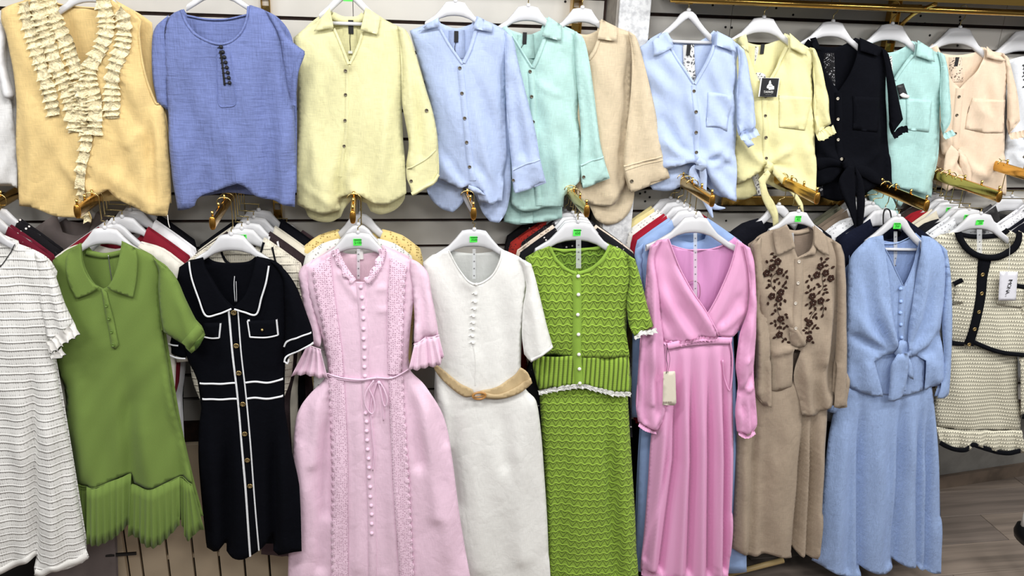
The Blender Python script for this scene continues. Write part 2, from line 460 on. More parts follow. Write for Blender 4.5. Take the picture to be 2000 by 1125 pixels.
        for j in range(nrow):
            u = j/(nrow-1)-.5; a = abs(u+side*.5)*2/(1+abs(side))
            off = Nn*(wpx*u*(1+edge*.5*np.sin(ph*(1 if u > 0 else 1.13)+u*2)))[:, None]+T*(a*per*.22*np.cos(ph))[:, None]
            q = P+off; pos.append(q); rows.append(on.pts(q, 0)-np.array([0, 1, 0])*(lift+amp*(.35+a)*(.5+.5*np.sin(ph+u)))[:, None])
        V = np.concatenate(rows); F = []
        for r in range(nrow-1):
            for i in range(n-1): F.append((r*n+i, r*n+i+1, (r+1)*n+i+1, (r+1)*n+i))
        pl = np.concatenate(rows)
        if edging: tube('edging', [tuple(v) for v in rows[-1][::2]], .0009, edging, parent or s.o, 5, label='thin dark edging')
        o = mesh(name, V, F, mat, parent or s.o, True, np.stack([pl[:, 0]-s.xc, pl[:, 2]], 1), label)
        return o
def text_mesh(name, body, size, mat, parent, pos, rot=0.0, ext=.0003, label=None, spacing=1.0, sx=1.0):
    c = bpy.data.curves.new(name, 'FONT'); c.body = body; c.size = size; c.extrude = ext; c.align_x = 'CENTER'; c.align_y = 'CENTER'; c.space_character = spacing
    c.resolution_u = 2
    o = bpy.data.objects.new('tmp', c); COL.objects.link(o)
    me = bpy.data.meshes.new_from_object(o.evaluated_get(bpy.context.evaluated_depsgraph_get())) if False else None
    dg = bpy.context.evaluated_depsgraph_get(); me = bpy.data.meshes.new_from_object(o.evaluated_get(dg)); bpy.data.objects.remove(o)
    me.name = name; me.materials.clear(); me.materials.append(mat)
    t = bpy.data.objects.new(name, me); COL.objects.link(t); t.parent = parent
    t.location = Vector(pos)-Vector(wo(parent)); t.rotation_euler = (math.pi/2, rot, 0); t.scale = (sx, 1, 1)
    if label: t['label'] = label
    return t
# ------------------------------------------------------------------ the setting
FZ = -.07   # floor height
M_SLAT = solid('slat_white_laminate', (203, 200, 194), .45, spec=.4, mottle=.06, ns=3, nb=.0006)
M_GROOVE = solid('groove_brown', (62, 40, 33), .7, mottle=.3, ns=30)
M_FLOORB = solid('floor_underlay', (60, 52, 46), .9)
M_PLASTER = solid('pillar_rough_white', (222, 224, 226), .8, nb=.006, ns=55, mottle=.2, c2=(188, 190, 194))
M_SIDE = solid('pillar_side_grey', (150, 145, 138), .7, mottle=.1)
M_LOWWALL = solid('lower_wall_grey', (150, 148, 143), .85, mottle=.12, ns=9, nb=.002)
M_BASE = solid('baseboard_brown_grey', (128, 112, 98), .6, mottle=.2, ns=8, stretch=(1, 6))
M_WOOD = solid('laminate_plank', (139, 126, 116), .55, mottle=.16, ns=5, stretch=(.35, 5), nb=.0005)
M_DARK = solid('dark_recess', (26, 23, 22), .9)
M_BEIGE = solid('beige_board', (196, 178, 152), .6, mottle=.07, ns=5)
M_BLACKM = solid('black_metal_bar', (16, 16, 18), .45)
M_HOLE = solid('screw_hole_black', (22, 20, 20), .8)
fl = box('floor', (-4, -5, -.10), (5.5, .9, FZ-.006), M_FLOORB); tag(fl, kind='structure')
fl['label'] = 'grey brown wood laminate floor'
pm = []
for v in range(3):
    bm = bmesh.new(); bmesh.ops.create_cube(bm, size=1)
    for q in bm.verts: q.co = Vector((q.co.x*1.27, q.co.y*.192, q.co.z*.008))
    bmesh.ops.bevel(bm, geom=[e for e in bm.edges if all(q.co.z > 0 for q in e.verts)], offset=.0015, segments=1, affect='EDGES')
    me = bpy.data.meshes.new('plank'); bm.to_mesh(me); bm.free(); me.materials.append(solid('laminate_plank_%d' % v, [(139, 126, 116), (131, 119, 110), (146, 132, 120)][v], .5, mottle=.2, ns=4, stretch=(.3, 6), nb=.0004)); pm.append(me)
rr = random.Random(3)
for j in range(14):
    for i in range(5):
        o = bpy.data.objects.new('plank', pm[rr.randrange(3)]); COL.objects.link(o); o.parent = fl
        o.location = (-1.6+i*1.273+(j % 3)*.42, .64-j*.195, FZ-.004)
wl = box('wall_back', (-2.6, .006, .55), (3.4, .05, 2.75), M_GROOVE); tag(wl, kind='structure')
def slats(x0, x1, zref, pitch, zmin, zmax, joints):
    z = zref; n0 = int((zmin-zref)/pitch); n1 = int((zmax-zref)/pitch)
    for n in range(n0, n1+1):
        a = zref+n*pitch+.0055; b = zref+(n+1)*pitch-.0055
        xs = [x0]+joints+[x1]
        for p, q in zip(xs[:-1], xs[1:]):
            box('slat', (p+.0008, -.012, a), (q-.0008, .004, b), M_SLAT, wl, .0015)
slats(-2.5, .76, 1.455, .094, .62, 2.7, [-1.35, -.06])
slats(.885, 3.3, 1.485, .085, .62, 2.7, [1.21, 2.25])
def hole(x, y, r=.004):
    me = lathe_mesh('screw_hole', [(r, .0), (r, .0012), (r*.7, .0016)]); place('screw_hole', me, M_HOLE, wl, WV(x, y, -.0125))
for x, y in [(1258, 8), (1392, 10), (1418, 2), (1433, 9), (1417, 53), (1429, 54), (1551, 10), (1549, 29), (1876, 24), (1875, 33), (1875, 40), (1875, 46), (1870, 89), (1816, 69), (1780, 27),
             (1798, 31), (1250, 378), (1260, 375), (1269, 385), (1260, 393), (1418, 431), (1790, 46), (1806, 46), (1820, 48), (1104, 3), (1516, 16), (1760, 45)]: hole(x, y)
pl = box('pillar', (.78, -.125, FZ), (.884, .02, 2.75), M_PLASTER, None, .004); tag(pl, kind='structure')
ps = box('pillar_side_panel', (.772, -.118, FZ), (.7805, .01, 2.75), M_SIDE, pl)
lw = box('wall_lower', (.9, .33, FZ), (4.2, .37, .9), M_LOWWALL); tag(lw, kind='structure')
lw.rotation_euler.z = 0
for v in lw.data.vertices:
    v.co.y += (v.co.x-2.3)*.13
bb = box('baseboard_right', (.9, .31, FZ), (4.2, .33, FZ+.07), M_BASE); tag(bb, kind='structure')
for v in bb.data.vertices: v.co.y += (v.co.x-2.3)*.13
dk = box('wall_recess', (-2.6, .05, FZ), (2.0, .09, .62), M_DARK); tag(dk, kind='structure')
# vertical beige boards low on the left
for i, x in enumerate([-.955, -.905, -.81, -.717, -.624, -.531, -.438, -.345]):
    x1 = [-.905, -.81, -.717, -.624, -.531, -.438, -.345, -.25][i]
    box('board', (x+.004, -.03, FZ), (x1-.004, -.008, .62), M_BEIGE, dk, .002)
for x in (-.81, -.717, -.624, -.531, -.438, -.345):
    for z in (.12, .32): box('board_clip', (x-.004, -.02, z), (x+.004, -.01, z+.018), M_BEIGE, dk)
box('black_backing', (-.96, -.007, FZ), (-.24, -.004, .62), M_HOLE, dk)
gr = thing('grid_panel', 'black metal wire grid behind the green frilled dress hem', 'grid panel', (-1.0, -.06, .1))
box('bar', (-1.003, -.068, FZ), (-.993, -.060, .6), M_BLACKM, gr, .001); box('bar', (-1.03, -.076, .190), (-.905, -.068, .201), M_BLACKM, gr, .001)
box('bar', (-1.03, -.076, .5), (-.905, -.068, .51), M_BLACKM, gr, .001)
bp = box('tile_panel', (-1.045, -.05, FZ), (-.957, -.02, .58), M_BEIGE, None, .002); tag(bp, 'plain beige panel behind the black wire grid', 'panel')
# gold slotted uprights
def upright(x, z0, z1, label, w=.028, d=.02):
    t = thing('slotted_upright', label, 'wall upright', (x, -.02, z0))
    for s in (-1, 1): box('flange', (x+s*w/2-.004 if s > 0 else x-w/2, -.012-d, z0), (x+w/2 if s > 0 else x-w/2+.004, -.012, z1), GOLD, t, .001)
    z = z0
    while z < z1-.03:
        box('web', (x-w/2+.004, -.012-d*.7, z), (x+w/2-.004, -.012-d*.5, z+.028), GOLD, t); z += .05
    return t
upright(-.326, .62, 2.7, 'gold slotted wall upright between the blue top and the yellow shirt')
upright(.905, .62, 2.7, 'thin gold upright at the right edge of the white pillar', .014, .02)
upright(1.80, .62, 2.7, 'gold slotted wall upright behind the black tie blouse and mint tie blouse', .036, .03)
upright(.66, 1.9, 2.7, 'gold slotted wall upright left of the white pillar top', .034, .04)
# upper rail and shelf
M_SHELF = solid('grey_shelf_underside', (140, 137, 130), .25, mottle=.35, ns=7, c2=(95, 92, 86))
zr = float(W(2000, 27, -.17)[2])
rl = thing('hanging_rail', 'long gold rail above the right hand blouses under the shelf', 'rail', (2.0, -.17, zr))
tube('rail_tube', [(.93, -.17, zr+.002), (3.3, -.17, zr+.002)], .011, GOLD, rl, 10)
sh_ = thing('shelf', 'grey shelf with a shiny underside above the gold rail at top right', 'shelf', (2.0, -.1, zr+.02))
box('shelf_board', (.93, -.235, zr+.028), (3.3, -.013, zr+.046), M_SHELF, sh_, .002); box('edge_strip', (.93, -.239, zr+.024), (3.3, -.2355, zr+.05), GOLD, sh_)
rl2 = thing('hanging_rail', 'gold rail above the left hand tops, crossing over the frame top', 'rail', (-.8, -.21, 2.34))
tube('rail_tube', [(-2.4, -.21, 2.34), (.74, -.21, 2.34)], .011, GOLD, rl2, 10)
for x in (-.326, .66): box('bracket', (x-.006, -.21, 2.33), (x+.006, -.03, 2.36), GOLD, rl2, .001)
for x in (1.0, 1.80, 2.9): box('bracket', (x-.006, -.17, zr-.012), (x+.006, -.04, zr+.016), GOLD, rl, .001)
kb = thing('curved_bracket', 'curved gold shelf bracket left of the mint tie blouse hanger', 'bracket', (1.82, -.1, zr-.05))
tube('bracket_arm', catmull([(1.81, -.04, zr-.09), (1.812, -.07, zr-.05), (1.815, -.13, zr-.01), (1.82, -.22, zr+.02)], 5), .007, GOLD, kb)
gs = thing('wall_ledge', 'gold fronted ledge behind the yellow tie blouse ends', 'ledge', tuple(W(1510, 395, -.04)))
zl = float(W(1510, 392, -.05)[2])
box('gold_strip', (1.24, -.06, zl-.016), (1.74, -.045, zl+.018), GOLD, gs, .002)
box('ledge_board', (1.24, -.045, zl-.04), (1.74, -.0125, zl-.017), solid('ledge_grey', (110, 106, 98), .5), gs)
bs = thing('base_rail', 'pale gold floor rail under the pink wrap dress and taupe skirt', 'rail', (1.5, -.2, .02))
tube('rail_tube', [tuple(W(1420, 1122, -.16)), tuple(W(1530, 1094, -.16))], .012, solid('pale_wood_gold', (190, 165, 115), .4), bs, 8)
# ------------------------------------------------------------------ gold faceout arms
ARMS = {}
def arm(key, tx, ty, label, pins=5, L=.36, w=.0085, h=.019, root=None):
    T = W(tx, ty, -.42); R0 = np.array([T[0], -.012, T[2]+.004]) if root is None else W(root[0], root[1], -.012)
    t = thing('display_arm', label, 'display arm', tuple(R0), 'gold display arms on the slat wall')
    n = 14; V = []; F = []
    d = R0-T
    for k in range(2):
        c = T if k == 0 else R0
        for j in range(n):
            a = 2*math.pi*j/n; V.append((c[0]+w*np.sign(math.cos(a))*abs(math.cos(a))**.6, c[1], c[2]+h*math.sin(a)))
    for j in range(n): F.append((j, (j+1) % n, n+(j+1) % n, n+j))
    mesh('arm_tube', V, F, GOLD, t)
    bm = []
    V = []; 
    for k, (s, y) in enumerate(((1.06, .003), (1.06, -.002), (.9, -.004))):
        for j in range(n):
            a = 2*math.pi*j/n; V.append((T[0]+s*w*np.sign(math.cos(a))*abs(math.cos(a))**.6, T[1]+y, T[2]+s*h*math.sin(a)))
    F = [(k*n+j, k*n+(j+1) % n, (k+1)*n+(j+1) % n, (k+1)*n+j) for k in range(2) for j in range(n)]+[tuple(range(2*n, 3*n))]
    mesh('end_cap', V, F, solid('end_cap_brass', (205, 150, 70), .3, 1.0), t)
    for i in range(pins):
        p = T+d*(.02+i*.21) if i < 4 else T+d*.93
        tube('pin', [(p[0], p[1], p[2]+h*.9), (p[0], p[1], p[2]+h+.015)], [.0035, .0042], GOLD, t, 8)
    box('wall_plate', (R0[0]-.012, R0[1]-.003, R0[2]-.03), (R0[0]+.012, R0[1]+.002, R0[2]+.03), GOLD, t, .001)
    ARMS[key] = (T, R0, h)
    return t
arm(0, -75, 440, 'gold display arm beyond the left edge above the white openwork dress')
arm(1, 151, 413, 'gold display arm under the ruffled cream yellow top', root=(215, 370))
arm(2, 415, 436, 'gold display arm under the periwinkle blue top', root=(466, 362))
arm(3, 689, 424, 'gold display arm under the long yellow shirt')
arm(4, 925, 417, 'gold display arm under the light blue long sleeved shirt')
arm(5, 1146, 412, 'gold display arm between the mint and beige shirt tails')
arm(6, 1391, 392, 'gold display arm under the knotted light blue blouse')
arm(7, 1596, 387, 'gold display arm under the knotted yellow blouse')
arm(8, 1810, 402, 'gold display arm under the knotted black and mint blouses')
arm(9, 1952, 384, 'gold display arm under the knotted beige blouse')
arm(10, 2075, 362, 'gold display arm at the right edge under the white blouse')
# ------------------------------------------------------------------ hangers
def hanger(cx, cy, Y, s=1.0, style='A', arm=None, label='', sticker=None, rot=0.0, group='white garment hangers', rail=None, k=.065, cut=True, side=1, mat=None, stk_off=(0, 0), stk=(18, 13)):
    """cx,cy: pixel of the hanger's top centre; 100 px = one half width at s=1"""
    c0 = W(cx, cy, Y); sc_ = 100*s*np.linalg.norm(W(cx+1, cy, Y)-c0)      # metres per unit
    lg = Garment.last; k_ = lg.k; c0 = c0+np.array([0, -k_*(c0[0]-lg.xc), 0])
    t = thing('clothes_hanger', label, 'hanger', tuple(c0), group)
    mat = mat or HW
    cr, sr = math.cos(rot), math.sin(rot)
    def loc(x, z, y=0): return np.array([c0[0]+(x*cr-z*sr)*sc_, c0[1]+y+.0075-k_*(x*cr-z*sr)*sc_, c0[2]+(x*sr+z*cr)*sc_])
    if style == 'A':
        top = [(-1, -.62), (-.75, -.50), (-.5, -.33), (-.36, -.17), (-.235, -.01), (-.12, .012), (0, .02), (.12, .012), (.235, -.01), (.36, -.17), (.5, -.33), (.75, -.50), (1, -.62)]
        bot = [(-1, -.76), (-.78, -.66), (-.52, -.50), (-.36, -.40), (-.2, -.35), (-.1, -.335), (0, -.33), (.1, -.335), (.2, -.35), (.36, -.40), (.52, -.50), (.78, -.66), (1, -.76)]
    else:
        top = [(-1, -.80), (-.7, -.60), (-.5, -.42), (-.33, -.24), (-.22, -.09), (-.12, -.01), (0, .02), (.12, -.01), (.22, -.09), (.33, -.24), (.5, -.42), (.7, -.60), (1, -.80)]
        bot = [(-1, -.96), (-.7, -.77), (-.5, -.62), (-.33, -.47), (-.19, -.34), (-.09, -.25), (0, -.19), (.09, -.25), (.19, -.34), (.33, -.47), (.5, -.62), (.7, -.77), (1, -.96)]
    if cut: top, bot = top[1:-1], bot[1:-1]
    n = len(top); V = []; F = []
    lay = [(-.0068, .1), (-.0085, .30), (-.0085, .70), (-.0068, .9), (-.002, 1.0), (.004, 1.0), (.004, 0.0), (-.002, 0.0)]
    for y, f in lay:
        for a, b in zip(top, bot): V.append(loc(b[0]+(a[0]-b[0])*f, b[1]+(a[1]-b[1])*f, y))
    m_ = len(lay)
    for k in range(m_):
        for i in range(n-1): F.append((k*n+i, ((k+1) % m_)*n+i, ((k+1) % m_)*n+i+1, k*n+i+1))
    F.append(tuple(k*n for k in range(m_))); F.append(tuple(k*n+n-1 for k in range(m_))[::-1])
    mesh('hanger_body', V, F, mat, t)
    if style == 'B':
        tube('cross_bar', [loc(-.74, -.81), loc(.74, -.81)], .0055, mat, t, 8)
    # hook
    hx, hy, hz = loc(0, .015)
    if arm is not None:
        T, R0, h = ARMS[arm]; f = (hy-T[1])/(R0[1]-T[1]); A = T+(R0-T)*f; r = .021; ax, az = A[0], A[2]+h*.1
        up = max(.004, min(.02, (az-hz)*.35))
        P = [(hx, hy, hz-.004), (hx, hy, hz+up*.8), (hx+side*.004, hy, hz+up), (ax+side*r*.85, hy, hz+up+.003), (ax+side*r, hy, hz+up+.008), (ax+side*r, hy, az)]
        if az < hz+up+.01: P = P[:2]+[(ax+side*r, hy, max(az, hz+.006))]
        P += [(ax+side*r*math.cos(a), hy, az+h*.55+r*.75*math.sin(a)) for a in np.linspace(.15, math.pi*1.0, 9)]
    else:
        z = rail if rail else zr
        P = [(hx, hy, hz-.004), (hx, hy, hz+.022), (hx+side*.011, hy, hz+.032), (hx+side*.014, hy, hz+.05), (hx+side*.016, hy, max(z, hz+.06))]
        P += [(hx+side*.016*math.cos(a), hy, max(z, hz+.06)+.016*math.sin(a)) for a in np.linspace(.2, math.pi*1.12, 9)]
    tube('hook', P, .0017, GOLDP, t, 6)
    me = lathe_mesh('hook_collar', [(.006, -.002), (.007, .004), (.004, .008)]); o = place('hook_collar', me, mat, t, (hx, hy-.002, hz)); o.rotation_euler = (-math.pi/2, 0, 0)
    if sticker:
        q = loc(stk_off[0], -.17+stk_off[1]-(.04 if style == 'B' else 0), -.0092); wpx, hpx = stk; mp = sc_/100/s
        a, b = wpx/2*mp, hpx/2*mp
        so = mesh('price_sticker', [(q[0]-a, q[1]-.0003, q[2]-b), (q[0]+a, q[1]-.0003, q[2]-b), (q[0]+a, q[1]-.0003, q[2]+b), (q[0]-a, q[1]-.0003, q[2]+b)], [(0, 1, 2, 3)], STK, t, False, label='bright green price sticker')
        if isinstance(sticker, str):
            text_mesh('handwriting', sticker, hpx*.62*mp, INK, so, (q[0], q[1]-.0008, q[2]-b*.2), sx=.85)
            box('ink_line', (q[0]-a*.8, q[1]-.0011, q[2]+b*.55), (q[0]+a*.75, q[1]-.0006, q[2]+b*.8), INK, so)
    return t
def tape_strip(parent_t, x, y0, y1, Y, label='clear plastic size tape with holes', wpx=9):
    """clear perforated strap hanging inside a neckline"""
    M = solid('clear_strap', (225, 228, 232), .2, alpha=.55)
    g = Garment.__new__(Garment); g.o = parent_t; g.Y = Y; g.k = 0; g.xc = 0
    sh = Sheet(Y); o = g.ribbon('size_tape', [(x, y0), (x, (y0+y1)/2), (x, y1)], wpx, sh, M, .0, .0, label=label, smooth=False)
    y = y0+10
    while y < y1-4:
        place('tape_hole', lathe_mesh('tape_hole', [(.0022, 0), (.0022, .0008)]), solid('hole_grey', (120, 120, 125), .6), o, sh.pt(x, y, .001)); y += 14
    return o
# ------------------------------------------------------------------ upper row of tops
def buttons(g, pts, on, mat, **kw):
    for x, y in pts: g.button(x, y, on, mat, **kw)
def label_tab(g, x, y, Y=None, w=8, h=21, on=None, lift=.001, rot=0):
    p = on.pt(x, y, lift); mp = .00187
    o = box('size_label', (p[0]-w/2*mp, p[1]-.0012, p[2]-h/2*mp), (p[0]+w/2*mp, p[1], p[2]+h/2*mp), LBL, g.o, label='black woven neck label'); return o
# U0 white top at the left edge
c = (226, 226, 226); M = fabric('linen', c)
g = Garment('white_shirt', 'white sleeved top cut off by the left edge beside the ruffled yellow top', 'top', -.13, -60, 366)
g.sheet('back_panel', [(-150, 20), (-10, 30), (10, 60), (25, 190), (34, 366), (-160, 366)], M, 0, lift=-.02)
g.sheet('front_panel', [(-150, 20), 'S', (-60, 12), (-10, 30), (6, 60), (14, 150), (22, 200), (30, 270), (34, 367), 'O', (0, 361), (-60, 366), (-160, 366)], M, .015, wr=.004, wseed=1, hem=[(150, 360, .004, 40, 0)])
g.sheet('sleeve', [(-8, 34), 'S', (5, 44), (14, 70), (14, 110), (22, 150), (33, 185), 'O', (28, 194), (14, 188), 'S', (4, 160), (-10, 110)], fabric('jersey', (236, 236, 238)), .02, lift=.012, folds=[([(4, 60), (8, 120), (24, 185)], 6, .008)])
# U1 ruffled cream yellow top
c = (221, 194, 136); M = fabric('linen', c); ML = fabric('crochet', (238, 224, 184))
g = Garment('ruffled_top', 'sleeveless cream yellow top with lace ruffles along its V neck', 'top', -.20, 180, 410)
g.sheet('back_panel', [(60, -6), (92, 3), (130, 12), (200, 17), (212, -4), (265, 25), (293, 45), (299, 95), (307, 150), (316, 198), (325, 250), (330, 340), (332, 400), (230, 395), (60, 400), (40, 395), (32, 200), (10, 60), (0, 20)], M, 0, lift=-.022, wr=.002, wseed=3)
F1 = g.sheet('front_panel', [(92, -8), 'S', (60, -4), (30, 6), (1, 18), (2, 40), (10, 62), (20, 110), (28, 160), (32, 205), (31, 280), (38, 402), 'O', (60, 403), (88, 412), (120, 421), (150, 424), (177, 436), (180, 424), (170, 400), (186, 384), (214, 368), (232, 384), (258, 400), (290, 414), (328, 421), 'S', (334, 380), (330, 300), (325, 250), (316, 198), 'O', (309, 204), (303, 198), (290, 160), (279, 112), (274, 66), (278, 40), (258, 18), (228, 4), (208, -8), (206, 30), (198, 80), (182, 115), (170, 142), (164, 162), (158, 150), (138, 105), (120, 68), (100, 28)], M, .026, R=60, wr=.005, wseed=2, res=6,
    folds=[([(180, 300), (215, 340), (300, 400)], 16, .009), ([(60, 240), (100, 300), (170, 430)], 22, -.008), ([(305, 210), (310, 290), (320, 400)], 10, .009), ([(285, 180), (295, 280), (300, 400)], 9, -.007), ([(200, 260), (190, 320), (205, 365)], 12, .008), ([(50, 180), (62, 280), (60, 390)], 12, .007), ([(110, 300), (150, 350), (190, 372)], 10, .006), ([(245, 290), (280, 250)], 12, .006)])
for pts, w_ in [([(98, -4), (118, 50), (140, 100), (160, 152)], 27), ([(74, -2), (92, 60), (116, 130), (140, 190), (150, 255)], 25), ([(48, 4), (58, 40), (78, 105), (97, 165), (110, 225)], 23),
                ([(204, -6), (212, 45), (202, 90), (182, 128), (178, 160), (190, 210), (190, 262)], 26), ([(232, 22), (246, 40), (242, 90), (226, 140), (221, 190), (222, 230)], 25), ([(150, 158), (162, 200), (155, 255)], 27)]:
    g.ruffle('ruffle', pts, w_+4, F1, ML, amp=.009, per=15, label='pale crocheted lace ruffle')
g.ruffle('ruffle', [(168, 165), (164, 220), (172, 262), (168, 300), (162, 345), (163, 390)], 22, F1, ML, amp=.012, per=21, label='pale crocheted lace ruffle down the front')
g.ruffle('ruffle', [(160, 395), (166, 410), (172, 432)], 14, F1, ML, amp=.006, per=12)
g.ribbon('armhole_binding', [(278, 40), (274, 66), (279, 112), (290, 160), (303, 198), (309, 203), (316, 198)], 3.5, F1, M, .001)
g.ribbon('neck_binding', [(92, 3), (130, 12), (200, 17)], 3, Sheet(g.Y, g.k, g.xc), M, -.018)
g.cord('hem_thread', [(329, 418), (331, 432), (334, 442)], .0012, F1, fabric('plain', (235, 232, 225)), .002)
hanger(176, -28, -.195, 1.0, 'A', None, 'white hanger in the ruffled cream yellow top', rail=2.34)
# U2 periwinkle top
c = (112, 125, 176); M = fabric('gauze', c)
g = Garment('blue_gauze_top', 'periwinkle blue gauze cap sleeve top with a keyhole of black buttons', 'top', -.235, 450, 400)
g.sheet('back_panel', [(355, 18), (362, 30), (400, 37), (440, 37), (481, 28), (485, 10), (540, 34), (570, 80), (578, 200), (578, 380), (500, 385), (440, 380), (350, 395), (330, 250), (300, 120), (304, 52), (330, 30)], M, 0, lift=-.026)
g.sheet('sleeve', [(330, 29), 'S', (302, 55), (296, 85), (297, 150), (306, 200), (327, 216), 'O', (328, 160), (324, 100), (322, 60)], M, .014, R=18, lift=-.004, label='left cap sleeve in shade')
F2 = g.sheet('front_panel', [(355, 19), 'S', (335, 28), (322, 46), (320, 90), (325, 150), (328, 220), (334, 320), (347, 411), 'O', (365, 408), (382, 400), (386, 388), (397, 380), (430, 368), (467, 354), (480, 361), (500, 380), (540, 392), (577, 401), 'S', (579, 320), (576, 240), (572, 190), (560, 110), (540, 50), (520, 22), (490, 10), 'O', (485, 12), (483, 35), (474, 60), (455, 79), (432, 86), (408, 80), (385, 67), (366, 45)], M, .028, R=55, wr=.004, wseed=8,
    folds=[([(335, 230), (350, 300), (362, 395)], 14, .012), ([(360, 150), (385, 260), (400, 370)], 16, -.009), ([(560, 215), (550, 300), (555, 390)], 14, .011), ([(520, 120), (525, 250), (535, 385)], 14, -.009), ([(545, 60), (552, 130), (570, 200)], 8, -.008), ([(440, 210), (455, 300), (467, 350)], 18, .010), ([(400, 100), (395, 200), (410, 300)], 12, -.005)])
g.sheet('sleeve', [(518, 20), 'S', (540, 34), (562, 72), (596, 100), 'O', (594, 112), (584, 140), (580, 175), (576, 208), 'S', (566, 190), (555, 120), (545, 70)], M, .016, R=16, lift=.010, folds=[([(556, 60), (566, 120), (570, 190)], 9, -.006)], label='right cap sleeve with turned band')
F2s = g.ribbon('sleeve_band', [(593, 101), (582, 128), (575, 160), (574, 204)], 11, F2, M, .022, .003)
g.ribbon('neckline_binding', [(355, 19), (366, 45), (385, 67), (408, 80), (432, 86), (455, 79), (474, 60), (483, 35), (485, 12)], 5, F2, M, .001)
g.ribbon('neckline_binding', [(362, 31), (400, 38), (440, 38), (481, 29)], 4, Sheet(g.Y, g.k, g.xc), M, -.022)
for i in range(8):
    t = i/7; g.button(434+17*t+2*math.sin(t*3), 91+69*t, F2, LBL, r=.0058, kind='dome', label='black covered button')
    g.cord('loop', [(427+13*t, 93+69*t), (431+14*t, 91+69*t), (434+16*t, 93+69*t)], .0011, F2, LBL, .003)
g.ribbon('button_loop_tape', [(432, 98), (437, 130), (441, 165)], 5, F2, LBL, .002, .001, label='black loop tape')
g.ribbon('placket_stitching', [(424, 95), (425, 170), (430, 204), (446, 207), (462, 200), (459, 160), (452, 100)], 2, F2, M, .001, .001)
hanger(424, -32, -.23, .85, 'A', None, 'white broad hanger in the periwinkle blue top', rail=2.34)
# U3 yellow shirt
c = (224, 220, 172); M = fabric('linen', c); MI = M
g = Garment('long_shirt', 'pale yellow long shirt with collar, roll tab sleeve and curved hems', 'shirt', -.205, 685, 415, group='long sleeved shirts on the upper left rail')
g.sheet('back_panel', [(645, 16), (652, 30), (682, 34), (708, 30), (714, 15), (745, 34), (785, 60), (785, 200), (792, 385), (785, 402), (770, 415), (742, 423), (724, 416), (716, 400), (690, 390), (672, 412), (665, 428), (645, 438), (620, 436), (602, 426), (594, 410), (580, 395), (580, 200), (582, 80), (600, 50)], M, 0, lift=-.024, wr=.003, wseed=9)
F3 = g.sheet('front_panel', [(645, 18), 'S', (618, 42), (592, 58), (573, 74), (578, 120), (583, 200), (578, 330), (580, 400), 'O', (600, 408), (630, 416), (652, 412), (667, 410), (662, 395), (668, 385), (680, 378), (692, 374), (706, 380), (735, 397), (758, 396), (778, 386), (793, 375), 'S', (790, 300), (784, 240), (786, 150), (792, 80), (790, 58), (765, 45), (741, 33), 'O', (714, 17), (709, 62), (704, 82), (692, 105), (682, 124), (674, 108), (664, 84), (650, 55)], M, .024, R=50, wr=.004, wseed=11,
    folds=[([(677, 240), (672, 300), (662, 350), (664, 405)], 5, -.014, 1), ([(690, 300), (680, 345), (690, 375)], 12, .010), ([(640, 60), (655, 90), (678, 130)], 5, .004), ([(652, 60), (670, 95), (680, 124)], 4, .004), ([(700, 90), (688, 120), (684, 140)], 5, .004), ([(755, 120), (752, 250), (745, 380)], 14, .008), ([(610, 230), (618, 330), (640, 400)], 14, .007), ([(585, 355), (620, 380), (655, 400)], 6, .004)])
S3 = g.sheet('sleeve', [(775, 50), 'S', (792, 58), (802, 76), (816, 120), (832, 175), (846, 222), (854, 270), (857, 335), 'O', (853, 352), (845, 358), (828, 366), (805, 378), (800, 360), (794, 346), 'S', (793, 320), (798, 280), (792, 240), (785, 200), (783, 130), (780, 80)], M, .022, R=22, double=True, lift=.016, wr=.003, wseed=4, folds=[([(790, 70), (798, 150), (806, 240), (800, 320)], 6, .008), ([(802, 100), (812, 190), (820, 300)], 6, -.006)], label='rolled right sleeve')
g.ribbon('cuff_seam', [(795, 326), (812, 318), (832, 306), (850, 290)], 3, S3, M, .001)
g.ribbon('cuff_edge', [(803, 374), (826, 362), (846, 352), (856, 338)], 6, S3, M, .003, .003)
g.ribbon('placket', [(678, 126), (678, 180), (677, 240), (672, 290), (664, 345)], 9, F3, M, .001, .0012, label='button placket')
g.ribbon('neck_facing', [(652, 56), (666, 86), (681, 124)], 6, F3, M, .002, .002); g.ribbon('neck_facing', [(708, 62), (700, 90), (684, 124)], 6, F3, M, .001, .002)
C1 = g.sheet('collar', [(645, 14), (652, 53), (614, 60), (628, 36)], M,  0, R=8, on=F3, lift=.016, label='left collar wing')
C2 = g.sheet('collar', [(714, 13), (743, 32), (737, 66), (704, 58), (710, 34)], M,  0, R=8, on=F3, lift=.016, label='right collar wing')
SB = Sheet(g.Y, g.k, g.xc)
g.ribbon('collar_stand', [(648, 30), (665, 38), (682, 40), (700, 38), (711, 30)], 14, SB, M, -.021, .001)
g.ribbon('back_pleat', [(683, 42), (683, 118)], 30, SB, M, -.0215, .002)
label_tab(g, 685, 53, on=SB, lift=-.017); g.cord('tag_thread', [(684, 64), (683, 78), (684, 92), (684, 104)], .0009, SB, LBL, -.014)
box('plastic_tag', tuple(SB.pt(680, 105, -.013)), tuple(SB.pt(688, 100, -.0125)), WHT, g.o)
buttons(g, [(675, 137), (675, 184), (674, 234), (672, 285)], F3, BTN, r=.0048, lift=.003)
g.button(832, 213, S3, BTN, r=.0055); g.button(802, 349, S3, BTN, r=.005)
hanger(679, -22, -.20, .82, 'B', None, 'white wishbone hanger with green sticker in the yellow shirt', '3800', rail=2.34)
